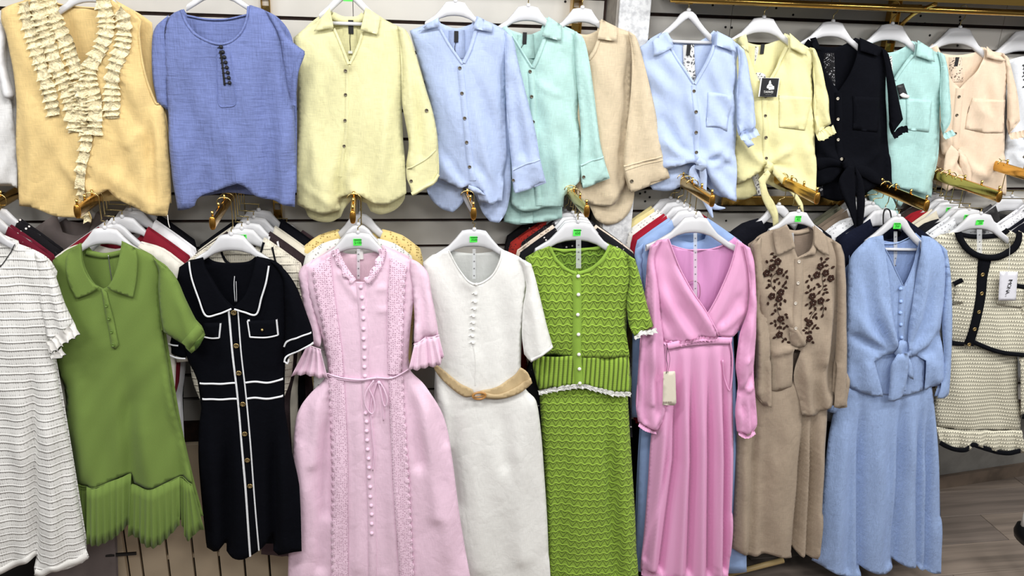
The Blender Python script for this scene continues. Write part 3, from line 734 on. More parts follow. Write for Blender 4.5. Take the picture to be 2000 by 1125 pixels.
# U4 light blue shirt
c = (178, 194, 228); M = fabric('linen', c)
g = Garment('long_shirt', 'light blue long sleeved shirt tied up at the front over curved tails', 'shirt', -.18, 910, 400, group='long sleeved shirts on the upper left rail')
g.sheet('back_panel', [(855, 34), (862, 46), (892, 56), (922, 48), (931, 32), (985, 60), (995, 200), (1000, 350), (998, 385), (990, 420), (976, 438), (958, 435), (944, 418), (930, 385), (915, 362), (905, 398), (886, 418), (865, 412), (842, 392), (834, 372), (850, 340), (830, 160), (806, 62)], M, 0, lift=-.022, wr=.003, wseed=19)
F4 = g.sheet('front_panel', [(855, 34), 'S', (830, 48), (800, 60), (815, 110), (840, 200), (852, 280), (850, 348), 'O', (862, 352), (890, 362), (893, 368), (908, 362), (915, 360), (930, 368), (944, 376), (926, 362), (936, 392), (950, 393), (962, 398), (972, 392), (980, 391), 'S', (984, 350), (990, 300), (988, 220), (990, 140), (998, 72), (988, 60), (960, 45), 'O', (931, 34), (925, 62), (916, 98), (903, 124), (894, 112), (878, 88), (860, 58)], M, .022, R=45, wr=.004, wseed=21,
    folds=[([(903, 135), (925, 200), (950, 300), (960, 390)], 14, .008), ([(930, 150), (960, 250), (975, 380)], 12, -.008), ([(985, 100), (982, 220), (984, 340)], 8, -.009), ([(850, 300), (880, 340), (905, 362)], 12, .008), ([(915, 330), (935, 350), (955, 392)], 7, .008), ([(858, 280), (890, 335), (912, 360)], 5, -.006), ([(925, 300), (945, 340), (968, 392)], 8, -.008)])
g.sheet('turned_tail', [(914, 358), (932, 364), (945, 377), (928, 374), (912, 364)], M, .004, on=F4, lift=.01)
S4 = g.sheet('sleeve', [(985, 62), 'S', (1000, 74), (1011, 120), (1031, 200), (1046, 262), (1055, 315), (1066, 356), 'O', (1045, 364), (1020, 370), (1003, 374), (1000, 350), 'S', (998, 320), (992, 260), (987, 190), (985, 110)], M, .018, R=22, double=True, lift=.010, wr=.003, wseed=23, folds=[([(993, 90), (1005, 180), (1020, 300)], 8, -.007), ([(1000, 120), (1020, 220), (1040, 320)], 6, .005)], label='right sleeve')
g.ribbon('cuff_seam', [(1000, 330), (1025, 318), (1053, 310)], 3, S4, M, .001, .0012)
g.ribbon('placket', [(898, 128), (903, 180), (909, 240), (915, 300), (922, 350)], 13, F4, M, .001, .0012, label='button placket')
g.ribbon('neck_facing', [(858, 56), (878, 90), (902, 124)], 6, F4, M, .001, .002); g.ribbon('neck_facing', [(929, 60), (918, 95), (905, 122)], 8, F4, M, .002, .002)
g.sheet('collar', [(854, 35), (816, 60), (857, 51)], M,  0, R=8, on=F4, lift=.014, label='left collar wing')
g.sheet('collar', [(931, 31), (960, 47), (958, 62), (922, 55)], M,  0, R=8, on=F4, lift=.014, label='right collar wing')
SB = Sheet(g.Y, g.k, g.xc); g.ribbon('back_pleat', [(893, 60), (895, 115)], 32, SB, M, -.02, .002); label_tab(g, 892, 72, on=SB, lift=-.015, w=7, h=18); g.cord('tag_thread', [(891, 82), (889, 95), (892, 108)], .0009, SB, LBL, -.013)
buttons(g, [(897, 132), (901, 181), (906, 229), (910, 276), (916, 324)], F4, BTN, r=.0055, lift=.003)
g.button(1000, 349, S4, BTN, r=.005)
hanger(890, 4, -.176, .78, 'A', None, 'white broad hanger in the light blue long sleeved shirt', rail=2.34)
# U5 mint shirt
c = (181, 217, 212); M = fabric('linen', c)
g = Garment('long_shirt', 'mint green long sleeved shirt with button cuff and a long back tail', 'shirt', -.155, 1060, 420, group='long sleeved shirts on the upper left rail')
g.sheet('back_panel', [(988, 52), (1002, 60), (1035, 70), (1058, 60), (1067, 34), (1125, 60), (1125, 200), (1115, 350), (1102, 385), (1100, 428), (1080, 434), (1060, 437), (1020, 442), (985, 436), (990, 400), (980, 350), (975, 200), (975, 60)], M, 0, lift=-.02, wr=.003, wseed=29)
F5 = g.sheet('front_panel', [(988, 50), 'S', (978, 56), (975, 100), (990, 250), (998, 398), 'O', (1005, 405), (1025, 411), (1048, 410), (1063, 403), (1085, 402), (1098, 402), (1099, 380), (1110, 372), (1130, 352), 'S', (1136, 300), (1130, 200), (1138, 90), (1128, 62), (1097, 52), 'O', (1067, 36), (1062, 72), (1050, 104), (1038, 134), (1028, 118), (1012, 90), (1000, 66)], M, .020, R=40, wr=.004, wseed=31,
    folds=[([(1060, 160), (1080, 280), (1100, 380)], 14, .007), ([(1040, 150), (1060, 170), (1100, 190)], 6, .005), ([(1105, 120), (1108, 230), (1105, 360)], 12, -.008), ([(1085, 250), (1090, 320), (1090, 395)], 8, .005)])
g.ribbon('tail_pleat', [(1030, 408), (1030, 438)], 26, Sheet(g.Y, g.k, g.xc), M, -.017, .001)
S5 = g.sheet('sleeve', [(1120, 60), 'S', (1138, 74), (1148, 110), (1160, 190), (1168, 262), (1177, 305), (1190, 347), 'O', (1165, 356), (1136, 366), (1133, 345), 'S', (1131, 320), (1133, 260), (1128, 190), (1122, 120)], M, .018, R=20, double=True, lift=.010, wr=.003, wseed=33, folds=[([(1130, 90), (1142, 200), (1152, 310)], 7, -.006), ([(1136, 110), (1155, 220), (1165, 300)], 5, .005)], label='right sleeve with cuff')
g.ribbon('cuff_seam', [(1132, 321), (1152, 313), (1177, 305)], 3, S5, M, .001, .0014); g.button(1137, 343, S5, BTN, r=.0055)
g.ribbon('placket', [(1036, 138), (1040, 200), (1043, 270), (1046, 340), (1052, 400)], 13, F5, M, .001, .0012, label='button placket')
g.ribbon('neck_facing', [(1000, 70), (1018, 100), (1038, 132)], 5, F5, M, .001, .002); g.ribbon('neck_facing', [(1063, 74), (1052, 102), (1040, 132)], 8, F5, M, .002, .002)
g.sheet('collar', [(1067, 32), (1096, 50), (1093, 79), (1055, 70)], M,  0, R=8, on=F5, lift=.014, label='right collar wing')
SB = Sheet(g.Y, g.k, g.xc); g.ribbon('back_pleat', [(1028, 68), (1030, 115)], 34, SB, M, -.018, .002); label_tab(g, 1026, 75, on=SB, lift=-.013, w=7, h=19); g.cord('tag_thread', [(1026, 84), (1020, 92), (1016, 104)], .0009, SB, LBL, -.011)
buttons(g, [(1034, 139), (1037, 188), (1040, 237), (1043, 290), (1047, 340)], F5, BTN, r=.0055, lift=.003)
hanger(1033, 13, -.151, .8, 'A', None, 'white broad hanger in the mint long sleeved shirt', rail=2.34)
# U6 beige shirt
c = (212, 196, 168); M = fabric('linen', c)
g = Garment('long_shirt', 'beige long sleeved shirt hanging in front of the rough white pillar', 'shirt', -.145, 1195, 420, group='long sleeved shirts on the upper left rail', k=-.02)
g.sheet('back_panel', [(1100, 70), (1115, 62), (1148, 68), (1168, 60), (1172, 40), (1220, 60), (1235, 200), (1241, 360), (1240, 388), (1230, 418), (1210, 436), (1187, 442), (1166, 430), (1150, 400), (1120, 380), (1095, 200)], M, 0, lift=-.012, wr=.002, wseed=39)
F6 = g.sheet('front_panel', [(1110, 66), 'S', (1100, 80), (1105, 200), (1125, 390), 'O', (1150, 398), (1182, 402), (1198, 398), (1207, 386), (1216, 368), (1222, 345), 'S', (1228, 250), (1234, 150), (1238, 80), (1228, 62), (1202, 52), 'O', (1172, 40), (1168, 75), (1160, 98), (1148, 118), (1135, 100)], M, .016, R=36, wr=.004, wseed=41, folds=[([(1228, 90), (1222, 180), (1215, 300)], 8, -.010), ([(1160, 110), (1175, 220), (1180, 380)], 12, .005), ([(1195, 150), (1190, 280), (1195, 380)], 12, .006)])
S6 = g.sheet('sleeve', [(1222, 60), 'S', (1238, 72), (1250, 110), (1264, 165), (1278, 230), (1288, 290), (1303, 344), 'O', (1268, 358), (1226, 371), (1218, 345), 'S', (1213, 320), (1216, 280), (1226, 200), (1230, 130), (1228, 90)], M, .020, R=24, double=True, lift=.026, wr=.003, wseed=43, folds=[([(1232, 90), (1240, 180), (1232, 310)], 8, -.007), ([(1250, 200), (1255, 250), (1258, 305)], 5, .005), ([(1240, 220), (1240, 260), (1238, 312)], 4, .005), ([(1262, 240), (1268, 275), (1272, 303)], 4, .005)], label='right sleeve with cuff')
g.ribbon('cuff_seam', [(1213, 321), (1248, 311), (1286, 302)], 3, S6, M, .001, .0016); g.ribbon('cuff_stitching', [(1214, 328), (1250, 317), (1288, 309)], 1.6, S6, M, .001, .001); g.button(1226, 348, S6, BTN, r=.006)
g.sheet('collar', [(1172, 37), (1203, 52), (1201, 80), (1163, 75)], M,  0, R=8, on=F6, lift=.012, label='right collar wing')
g.ribbon('neck_facing', [(1169, 76), (1160, 98), (1149, 116)], 7, F6, M, .002, .002)
hanger(1138, 17, -.142, .75, 'A', None, 'white broad hanger in the beige shirt left of the pillar', rail=2.34)
# knotted blouses on the right
LACE = lambda c: fabric('lace', (236, 236, 232), c)
def lace_strip(g, pts, w, mat, lift=-.014): g.ribbon('lace_insert', pts, w, Sheet(g.Y, g.k, g.xc), mat, lift, .001, label='openwork lace insert down the back', smooth=False)
def frill_cuff(g, pts, sheet, M, w=14): g.ruffle('cuff_frill', pts, w*.8, sheet, M, amp=.0035, per=8, edge=.16, lift=.003, label='elastic frilled cuff')
# U7 light blue
c = (184, 201, 234); M = fabric('cotton', c)
g = Garment('knotted_blouse', 'light blue short sleeved blouse knotted at the front, on a wishbone hanger', 'blouse', -.17, 1350, 370, group='knotted blouses on the upper right rail')
g.sheet('back_panel', [(1299, 62), (1308, 72), (1330, 82), (1360, 84), (1385, 72), (1398, 60), (1440, 85), (1445, 200), (1434, 390), (1405, 384), (1370, 352), (1345, 360), (1312, 375), (1278, 373), (1268, 358), (1285, 340), (1278, 280), (1252, 110), (1270, 80)], M, 0, lift=-.018, wr=.003, wseed=49, folds=[([(1278, 364), (1305, 352), (1334, 343)], 3, .004)])
F7 = g.sheet('front_panel', [(1298, 62), 'S', (1271, 78), (1249, 92), (1250, 115), (1260, 180), (1272, 260), (1284, 315), (1286, 335), 'O', (1300, 330), (1330, 318), (1352, 316), (1362, 322), (1376, 335), (1390, 360), (1408, 380), (1433, 391), 'S', (1436, 300), (1434, 200), (1440, 120), (1446, 92), (1430, 77), 'O', (1398, 61), (1393, 86), (1383, 108), (1370, 135), (1354, 166), (1340, 146), (1322, 118), (1308, 90)], M, .022, R=44, wr=.005, wseed=51, wsc=.7,
    folds=[([(1358, 312), (1385, 300), (1405, 285)], 9, .012), ([(1360, 316), (1390, 322), (1425, 300)], 8, .010), ([(1362, 318), (1395, 345), (1425, 385)], 9, .010), ([(1356, 314), (1325, 300), (1290, 270)], 8, .010), ([(1354, 318), (1320, 318), (1288, 322)], 6, .008), ([(1375, 312), (1405, 310), (1430, 330)], 7, -.009), ([(1350, 308), (1318, 280), (1290, 220)], 8, -.007), ([(1415, 280), (1420, 330), (1426, 380)], 9, .008), ([(1320, 95), (1335, 130), (1350, 160)], 6, .004)])
S7 = g.sheet('sleeve', [(1436, 84), 'S', (1451, 103), (1462, 160), (1469, 205), (1473, 240), (1470, 252), 'O', (1440, 264), 'S', (1436, 240), (1436, 180), (1440, 120)], M, .024, R=20, double=True, lift=.014, wr=.004, wseed=53, wsc=.5, folds=[([(1448, 120), (1452, 190), (1450, 255)], 5, -.006), ([(1458, 150), (1463, 210), (1462, 252)], 4, .005)], label='gathered right sleeve')
frill_cuff(g, [(1438, 262), (1450, 262), (1462, 258), (1474, 252)], S7, M, 22)
g.sheet('sleeve_flap', [(1440, 262), (1456, 264), (1466, 280), (1455, 286), (1446, 274)], M, .005, on=S7, lift=.002)
g.ribbon('placket', [(1353, 166), (1354, 200), (1357, 240), (1359, 280), (1360, 312)], 12, F7, M, .001, .0014, label='button placket')
g.ribbon('neck_facing', [(1306, 88), (1322, 118), (1352, 162)], 6, F7, M, .001, .002); g.ribbon('neck_facing', [(1392, 88), (1376, 125), (1356, 164)], 6, F7, M, .001, .002)
g.sheet('collar', [(1298, 61), (1271, 78), (1272, 110), (1312, 91), (1305, 73)], M,  0, R=8, on=F7, lift=.014, label='left collar wing')
g.sheet('collar', [(1398, 60), (1428, 76), (1434, 102), (1393, 87)], M,  0, R=8, on=F7, lift=.014, label='right collar wing')
g.sheet('pocket', [(1380, 179), (1404, 182), (1427, 187), (1423, 222), (1416, 255), (1403, 248), (1376, 246)], M, .0, on=F7, lift=.0028, thick=.0022, label='breast pocket')
g.ribbon('knot', [(1354, 308), (1362, 316), (1358, 328)], [14, 18, 12], F7, M, .010, .012, label='front knot')
g.ribbon('tie_end', [(1362, 318), (1367, 340), (1369, 372), (1371, 385)], [9, 12, 10, 5], F7, M, .016, .0016); g.ribbon('tie_end', [(1356, 322), (1350, 338), (1372, 380), (1388, 422)], [8, 16, 18, 3], Sheet(g.Y, g.k, g.xc), M, .018, .0016)
g.ribbon('tie_end', [(1376, 378), (1392, 402), (1414, 405)], [6, 12, 2], Sheet(g.Y, g.k, g.xc), M, .01, .0016)
lace_strip(g, [(1348, 88), (1350, 135), (1353, 172)], 22, LACE((70, 72, 80))); SB = Sheet(g.Y, g.k, g.xc)
label_tab(g, 1347, 98, on=SB, lift=-.011, w=7, h=18)
buttons(g, [(1352, 177), (1353, 216), (1356, 257), (1357, 296)], F7, BTN, r=.0058, lift=.003)
hanger(1347, 22, -.166, .68, 'B', None, 'white wishbone hanger with cross bar in the light blue knotted blouse')
# U8 yellow
c = (232, 226, 172); M = fabric('cotton', c)
g = Garment('knotted_blouse', 'pale yellow blouse with long hanging tie ends and a square black hang tag', 'blouse', -.145, 1510, 370, group='knotted blouses on the upper right rail')
g.sheet('back_panel', [(1446, 70), (1456, 80), (1482, 88), (1505, 86), (1530, 78), (1537, 65), (1585, 95), (1590, 370), (1560, 374), (1536, 376), (1500, 360), (1480, 382), (1460, 392), (1434, 391), (1430, 300), (1425, 90)], M, 0, lift=-.016, wr=.003, wseed=59)
F8 = g.sheet('front_panel', [(1450, 68), 'S', (1432, 78), (1430, 200), (1434, 300), (1436, 362), 'O', (1455, 352), (1480, 332), (1492, 322), (1505, 330), (1520, 352), (1545, 368), (1590, 374), 'S', (1591, 300), (1587, 200), (1589, 120), (1586, 98), (1569, 92), 'O', (1537, 66), (1533, 98), (1520, 130), (1503, 158), (1490, 170), (1478, 155), (1466, 125), (1457, 98)], M, .020, R=40, wr=.004, wseed=61, wsc=.7,
    folds=[([(1494, 322), (1520, 300), (1545, 290)], 8, .010), ([(1496, 325), (1525, 345), (1570, 366)], 8, .008), ([(1490, 322), (1465, 300), (1440, 260)], 8, .009), ([(1488, 326), (1462, 340), (1440, 355)], 6, .008), ([(1500, 318), (1520, 325), (1550, 330)], 6, -.008), ([(1575, 280), (1578, 340)], 8, .006)])
S8 = g.sheet('sleeve', [(1578, 92), 'S', (1588, 96), (1598, 118), (1606, 150), (1614, 200), (1618, 240), 'O', (1590, 262), 'S', (1587, 230), (1586, 160), (1584, 120)], M, .022, R=18, double=True, lift=.012, wr=.004, wseed=63, wsc=.5, folds=[([(1592, 130), (1596, 190), (1600, 250)], 4, -.006)], label='gathered right sleeve')
frill_cuff(g, [(1589, 264), (1602, 262), (1613, 254), (1622, 250)], S8, M, 20)
g.ribbon('placket', [(1490, 170), (1491, 220), (1492, 270), (1493, 318)], 13, F8, M, .001, .0014, label='button placket')
g.ribbon('neck_facing', [(1533, 92), (1520, 125), (1494, 168)], 6, F8, M, .001, .002)
g.sheet('collar', [(1450, 66), (1431, 76), (1456, 103), (1454, 80)], M,  0, R=8, on=F8, lift=.013, label='left collar wing')
g.sheet('collar', [(1537, 64), (1569, 91), (1569, 108), (1535, 92)], M,  0, R=8, on=F8, lift=.014, label='right collar wing')
g.sheet('pocket', [(1519, 185), (1550, 187), (1583, 190), (1570, 254), (1548, 251), (1517, 247)], M, .0, on=F8, lift=.0028, thick=.0022, folds=[([(1545, 240), (1560, 235), (1575, 240)], 3, .003)], label='breast pocket')
g.ribbon('knot', [(1486, 316), (1494, 322), (1490, 334)], [14, 18, 12], F8, M, .010, .012, label='front knot')
SB8 = Sheet(g.Y, g.k, g.xc)
SBT = Sheet(g.Y, g.k, g.xc, lift=.045)
for pp in ([(1499, 318), (1514, 330), (1528, 350), (1545, 374), (1556, 393), (1557, 411), (1546, 394), (1534, 374), (1516, 355), (1498, 334)], [(1488, 326), (1494, 334), (1484, 352), (1490, 372), (1500, 390), (1508, 410), (1508, 432), (1499, 438), (1496, 416), (1486, 400), (1477, 380), (1470, 345)]):
    g.sheet('tie_end', pp, M, .004, R=7, res=4, on=SBT, folds=[([pp[0], pp[len(pp)//2]], 2.5, .003)], label='long pointed tie end')
lace_strip(g, [(1490, 92), (1488, 130), (1488, 165)], 24, LACE((92, 90, 60))); lace_strip(g, [(1474, 335), (1482, 355), (1490, 380)], 14, LACE((70, 60, 40)), -.010)
label_tab(g, 1491, 96, on=SB8, lift=-.008, w=7, h=17)
p = F8.pt(1495, 169, .014); mp = .00187
tg = box('hang_tag', (p[0]-16*mp, p[1], p[2]-16*mp), (p[0]+16*mp, p[1]+.001, p[2]+16*mp), solid('tag_black', (28, 28, 32), .5), g.o, label='square black hang tag with a white figure and TAIWEI')
box('tag_backing', (p[0]-18.5*mp, p[1]+.0012, p[2]-16.5*mp), (p[0]+17.5*mp, p[1]+.002, p[2]+16.5*mp), WHT, tg)
text_mesh('tag_lettering', 'TAIWEI', .0105, WHT, tg, (p[0]-1*mp, p[1]-.0006, p[2]-8*mp))
text_mesh('tag_small_print', 'www', .003, solid('grey_print', (150, 150, 150), .6), tg, (p[0], p[1]-.0006, p[2]-12.5*mp), sx=3.5)
def flat(name, pts, parent, mat, y): # tiny flat print shape, pts in px about the tag centre
    return mesh(name, [(p[0]+a*mp, y, p[2]+b*mp) for a, b in pts], [tuple(range(len(pts)))], mat, parent, False)
flat('tag_emblem', [(-2, 11), (-.8, 12.5), (.6, 12), (1, 10), (2.2, 8), (1.6, 6.5), (4.5, 5), (6, 3), (8.5, 2.6), (9.3, -3), (-1, -4.2), (-1.2, -1.5), (-4, -1.8), (-5.6, 0), (-4.5, 4), (-2.6, 6), (-2.4, 8)], tg, WHT, p[1]-.0006)
flat('tag_emblem_line', [(-1.5, 2.2), (4.8, 3.2), (4.8, 2.5), (-1.5, 1.4)], tg, LBL, p[1]-.0008); flat('tag_emblem_line', [(-1.5, 6.6), (1.4, 6.4), (1.4, 5.8), (-1.5, 6)], tg, LBL, p[1]-.0008)
buttons(g, [(1491, 187), (1491, 225), (1492, 267), (1492, 307)], F8, BTN, r=.0056, lift=.003)
hanger(1495, 36, -.141, .78, 'A', None, 'white broad hanger in the pale yellow knotted blouse')
# U9 black
c = (10, 11, 16); M = fabric('black', c)
g = Garment('knotted_blouse', 'black blouse with pale buttons, knotted with long pointed ties', 'blouse', -.12, 1660, 370, group='knotted blouses on the upper right rail')
g.sheet('back_panel', [(1575, 76), (1590, 88), (1615, 92), (1640, 92), (1660, 84), (1675, 74), (1725, 95), (1735, 300), (1736, 358), (1700, 365), (1665, 385), (1640, 395), (1608, 386), (1590, 370), (1586, 90)], M, 0, lift=-.014)
F9 = g.sheet('front_panel', [(1576, 76), 'S', (1570, 90), (1580, 200), (1588, 300), (1592, 366), 'O', (1615, 360), (1640, 325), (1650, 320), (1665, 340), (1690, 352), (1712, 358), (1738, 362), 'S', (1736, 300), (1733, 200), (1732, 110), (1720, 94), 'O', (1676, 76), (1668, 108), (1652, 148), (1635, 178), (1618, 152), (1600, 115), (1588, 88)], M, .020, R=40, wr=.004, wseed=71,
    folds=[([(1648, 318), (1680, 330), (1712, 355)], 8, .010), ([(1642, 318), (1615, 300), (1595, 280)], 8, .009), ([(1640, 322), (1620, 350), (1600, 362)], 7, .009), ([(1722, 110), (1724, 250), (1728, 350)], 7, -.009), ([(1650, 322), (1690, 315), (1715, 290)], 7, .007)])
S9 = g.sheet('sleeve', [(1718, 92), 'S', (1731, 104), (1740, 140), (1750, 185), (1760, 232), 'O', (1738, 262), 'S', (1733, 235), (1730, 180), (1726, 130)], M, .022, R=18, double=True, lift=.012, wr=.003, wseed=73, label='gathered right sleeve')
frill_cuff(g, [(1735, 264), (1745, 258), (1754, 252), (1766, 250)], S9, M, 16)
g.ribbon('placket', [(1635, 180), (1635, 230), (1636, 280), (1640, 312)], 14, F9, M, .001, .0014, label='button placket')
g.sheet('collar', [(1674, 73), (1720, 93), (1711, 109), (1672, 98)], M,  0, R=8, on=F9, lift=.014, label='right collar wing'); g.sheet('collar', [(1576, 75), (1586, 72), (1597, 100), (1584, 96)], M,  0, R=8, on=F9, lift=.012, label='left collar wing')
g.sheet('pocket', [(1660, 186), (1718, 190), (1708, 256), (1662, 252)], M, .0, on=F9, lift=.0028, thick=.002, label='breast pocket')
g.ribbon('knot', [(1636, 308), (1646, 318), (1650, 332)], [16, 22, 14], F9, M, .010, .012, label='front knot')
SBT = Sheet(g.Y, g.k, g.xc, lift=.068)
for pp in ([(1638, 314), (1620, 340), (1620, 362), (1634, 395), (1644, 422), (1651, 443), (1654, 415), (1651, 380), (1650, 345), (1648, 318)], [(1650, 316), (1664, 342), (1669, 380), (1666, 420), (1660, 457), (1654, 432), (1653, 392), (1653, 355)]):
    g.sheet('tie_end', pp, M, .006, R=8, res=4, on=SBT, folds=[([pp[1], pp[len(pp)//2]], 3, .004)], label='long pointed tie end')
g.ribbon('tie_drape', [(1650, 322), (1680, 332), (1700, 345), (1712, 355)], [10, 22, 20, 6], Sheet(g.Y, g.k, g.xc), M, .03, .0016); g.ribbon('tie_drape', [(1640, 320), (1615, 315), (1593, 320)], [8, 18, 24], F9, M, .004, .0016)
g.sheet('tie_drape', [(1648, 325), (1690, 340), (1712, 358), (1690, 372), (1668, 384), (1656, 360)], M, .006, lift=.02)
lace_strip(g, [(1623, 104), (1624, 130), (1625, 168)], 22, fabric('lace', (20, 20, 24), (180, 180, 185))); lace_strip(g, [(1604, 356), (1606, 384)], 12, fabric('lace', (20, 20, 24), (180, 180, 185)))
buttons(g, [(1633, 192), (1633, 232), (1634, 272), (1636, 308)], F9, BTNL, r=.0055, lift=.003)
hanger(1631, 44, -.117, .76, 'A', None, 'white broad hanger in the black knotted blouse')
# U10 mint
c = (172, 211, 208); M = fabric('linen', c)
g = Garment('knotted_blouse', 'mint knotted blouse half hidden behind the black blouse', 'blouse', -.098, 1780, 380, group='knotted blouses on the upper right rail')
g.sheet('back_panel', [(1700, 80), (1728, 104), (1750, 102), (1772, 92), (1786, 80), (1840, 105), (1838, 300), (1817, 386), (1812, 402), (1780, 396), (1760, 398), (1735, 385), (1700, 370), (1690, 200)], M, 0, lift=-.014)
F10 = g.sheet('front_panel', [(1700, 82), 'S', (1690, 100), (1692, 250), (1700, 350), 'O', (1735, 362), (1765, 368), (1790, 374), (1815, 385), 'S', (1821, 350), (1832, 290), (1838, 200), (1842, 120), (1834, 103), (1817, 97), 'O', (1786, 80), (1780, 108), (1760, 132), (1742, 158), (1725, 130)], M, .020, R=38, wr=.003, wseed=81, folds=[([(1790, 120), (1800, 240), (1795, 370)], 12, .006), ([(1745, 250), (1742, 310), (1736, 360)], 8, .007), ([(1832, 130), (1830, 220), (1826, 300)], 7, -.007)])
S10 = g.sheet('sleeve', [(1828, 100), 'S', (1841, 108), (1847, 140), (1852, 190), (1853, 236), 'O', (1838, 262), 'S', (1834, 235), (1832, 180), (1834, 130)], M, .02, R=16, double=True, lift=.012, wr=.003, wseed=83, label='right sleeve'); frill_cuff(g, [(1835, 266), (1845, 262), (1855, 256)], S10, M, 14)
g.sheet('collar', [(1786, 78), (1817, 96), (1816, 120), (1780, 108)], M,  0, R=8, on=F10, lift=.014, label='right collar wing')
g.sheet('pocket', [(1766, 190), (1816, 196), (1806, 256), (1766, 252)], M, .0, on=F10, lift=.0026, thick=.002, label='breast pocket')
g.ribbon('neck_facing', [(1780, 108), (1762, 130), (1744, 156)], 6, F10, M, .001, .002); lace_strip(g, [(1742, 110), (1743, 130), (1744, 148)], 9, LACE((60, 90, 88)), -.011); label_tab(g, 1734, 115, on=Sheet(g.Y), lift=-.009, w=7, h=16)
g.sheet('hang_tag', [(1745, 166), (1760, 162), (1769, 188), (1752, 192)], solid('tag_black', (28, 28, 32), .5), 0, on=F10, lift=.006, label='tilted black hang tag'); g.sheet('tag_sticker', [(1750, 184), (1758, 180), (1771, 186), (1769, 191), (1756, 189)], WHT, 0, on=F10, lift=.008, label='white sticker on the black tag')
SBT = Sheet(g.Y, lift=-.004)
for pp in ([(1691, 362), (1696, 378), (1700, 394), (1718, 408), (1736, 420), (1757, 421), (1752, 404), (1746, 390), (1734, 376), (1716, 362)], [(1742, 362), (1785, 366), (1812, 381), (1806, 393), (1784, 392), (1768, 394), (1760, 405), (1750, 392)]):
    g.sheet('tie_end', pp, M, .004, R=8, res=5, on=SBT, wr=.003, label='hanging mint tie end')
hanger(1748, 49, -.095, .8, 'A', None, 'white broad hanger in the mint knotted blouse')
# U11 beige
c = (226, 204, 180); M = fabric('cotton', c)
g = Garment('knotted_blouse', 'beige pink blouse with dark buttons and a tied front, second from the right', 'blouse', -.078, 1900, 380, group='knotted blouses on the upper right rail')
g.sheet('back_panel', [(1826, 86), (1842, 104), (1865, 108), (1888, 107), (1910, 102), (1922, 92), (1960, 110), (1965, 300), (1958, 378), (1920, 374), (1880, 372), (1845, 366), (1826, 360), (1822, 200), (1815, 95)], M, 0, lift=-.012)
F11 = g.sheet('front_panel', [(1826, 88), 'S', (1815, 96), (1822, 200), (1838, 300), 'O', (1850, 310), (1866, 300), (1880, 318), (1884, 352), (1886, 376), (1920, 372), (1957, 380), 'S', (1962, 300), (1964, 200), (1968, 120), (1960, 104), (1940, 100), 'O', (1922, 92), (1920, 112), (1900, 138), (1872, 172), (1858, 158), (1846, 135), (1836, 110)], M, .018, R=36, wr=.004, wseed=91, wsc=.8, folds=[([(1868, 298), (1895, 330), (1935, 350)], 9, .010), ([(1888, 340), (1890, 365)], 6, .006), ([(1866, 292), (1848, 270), (1836, 240)], 7, .007), ([(1945, 280), (1950, 370)], 10, .006)])
S11 = g.sheet('sleeve', [(1952, 104), 'S', (1966, 114), (1974, 145), (1984, 190), (1988, 235), 'O', (1966, 262), 'S', (1963, 230), (1963, 170), (1960, 130)], M, .02, R=18, double=True, lift=.012, wr=.004, wseed=93, wsc=.5, label='gathered right sleeve'); frill_cuff(g, [(1965, 264), (1978, 262), (1992, 258)], S11, M, 16)
g.ribbon('placket', [(1871, 172), (1868, 210), (1864, 250), (1862, 292)], 16, F11, M, .001, .0014, label='button placket')
g.sheet('collar', [(1922, 90), (1955, 116), (1950, 119), (1920, 111)], M,  0, R=8, on=F11, lift=.013, label='right collar wing')
g.sheet('pocket', [(1894, 190), (1930, 194), (1962, 195), (1957, 258), (1918, 258), (1880, 250)], M, .0, on=F11, lift=.0028, thick=.0022, folds=[([(1905, 210), (1920, 222), (1936, 236)], 2, .004)], label='breast pocket')
g.ribbon('knot', [(1860, 292), (1867, 300), (1864, 312)], [12, 16, 10], F11, M, .010, .010, label='front knot')
SBT = Sheet(g.Y, lift=.034)
for pp, ff in (([(1862, 294), (1846, 280), (1836, 296), (1831, 330), (1828, 362), (1838, 370), (1856, 360), (1877, 348), (1870, 332), (1860, 312)], [([(1860, 298), (1845, 320), (1836, 362)], 5, .005), ([(1862, 306), (1856, 330), (1868, 346)], 4, -.005)]), ([(1863, 296), (1876, 302), (1885, 328), (1886, 362), (1875, 366), (1868, 342), (1862, 316)], [([(1868, 304), (1876, 330), (1880, 360)], 4, .005)])):
    g.sheet('tie_end', pp, M, .006, R=9, res=4, on=SBT, folds=ff, label='short tied end')
lace_strip(g, [(1870, 112), (1871, 135), (1872, 160)], 26, fabric('lace', (228, 208, 186), (90, 75, 65)), -.0095); label_tab(g, 1871, 121, on=SB, lift=-.007, w=7, h=16)
buttons(g, [(1869, 188), (1865, 224), (1862, 260)], F11, BTN, r=.0055, lift=.003)
hanger(1880, 56, -.075, .8, 'A', None, 'white broad hanger in the beige pink knotted blouse')
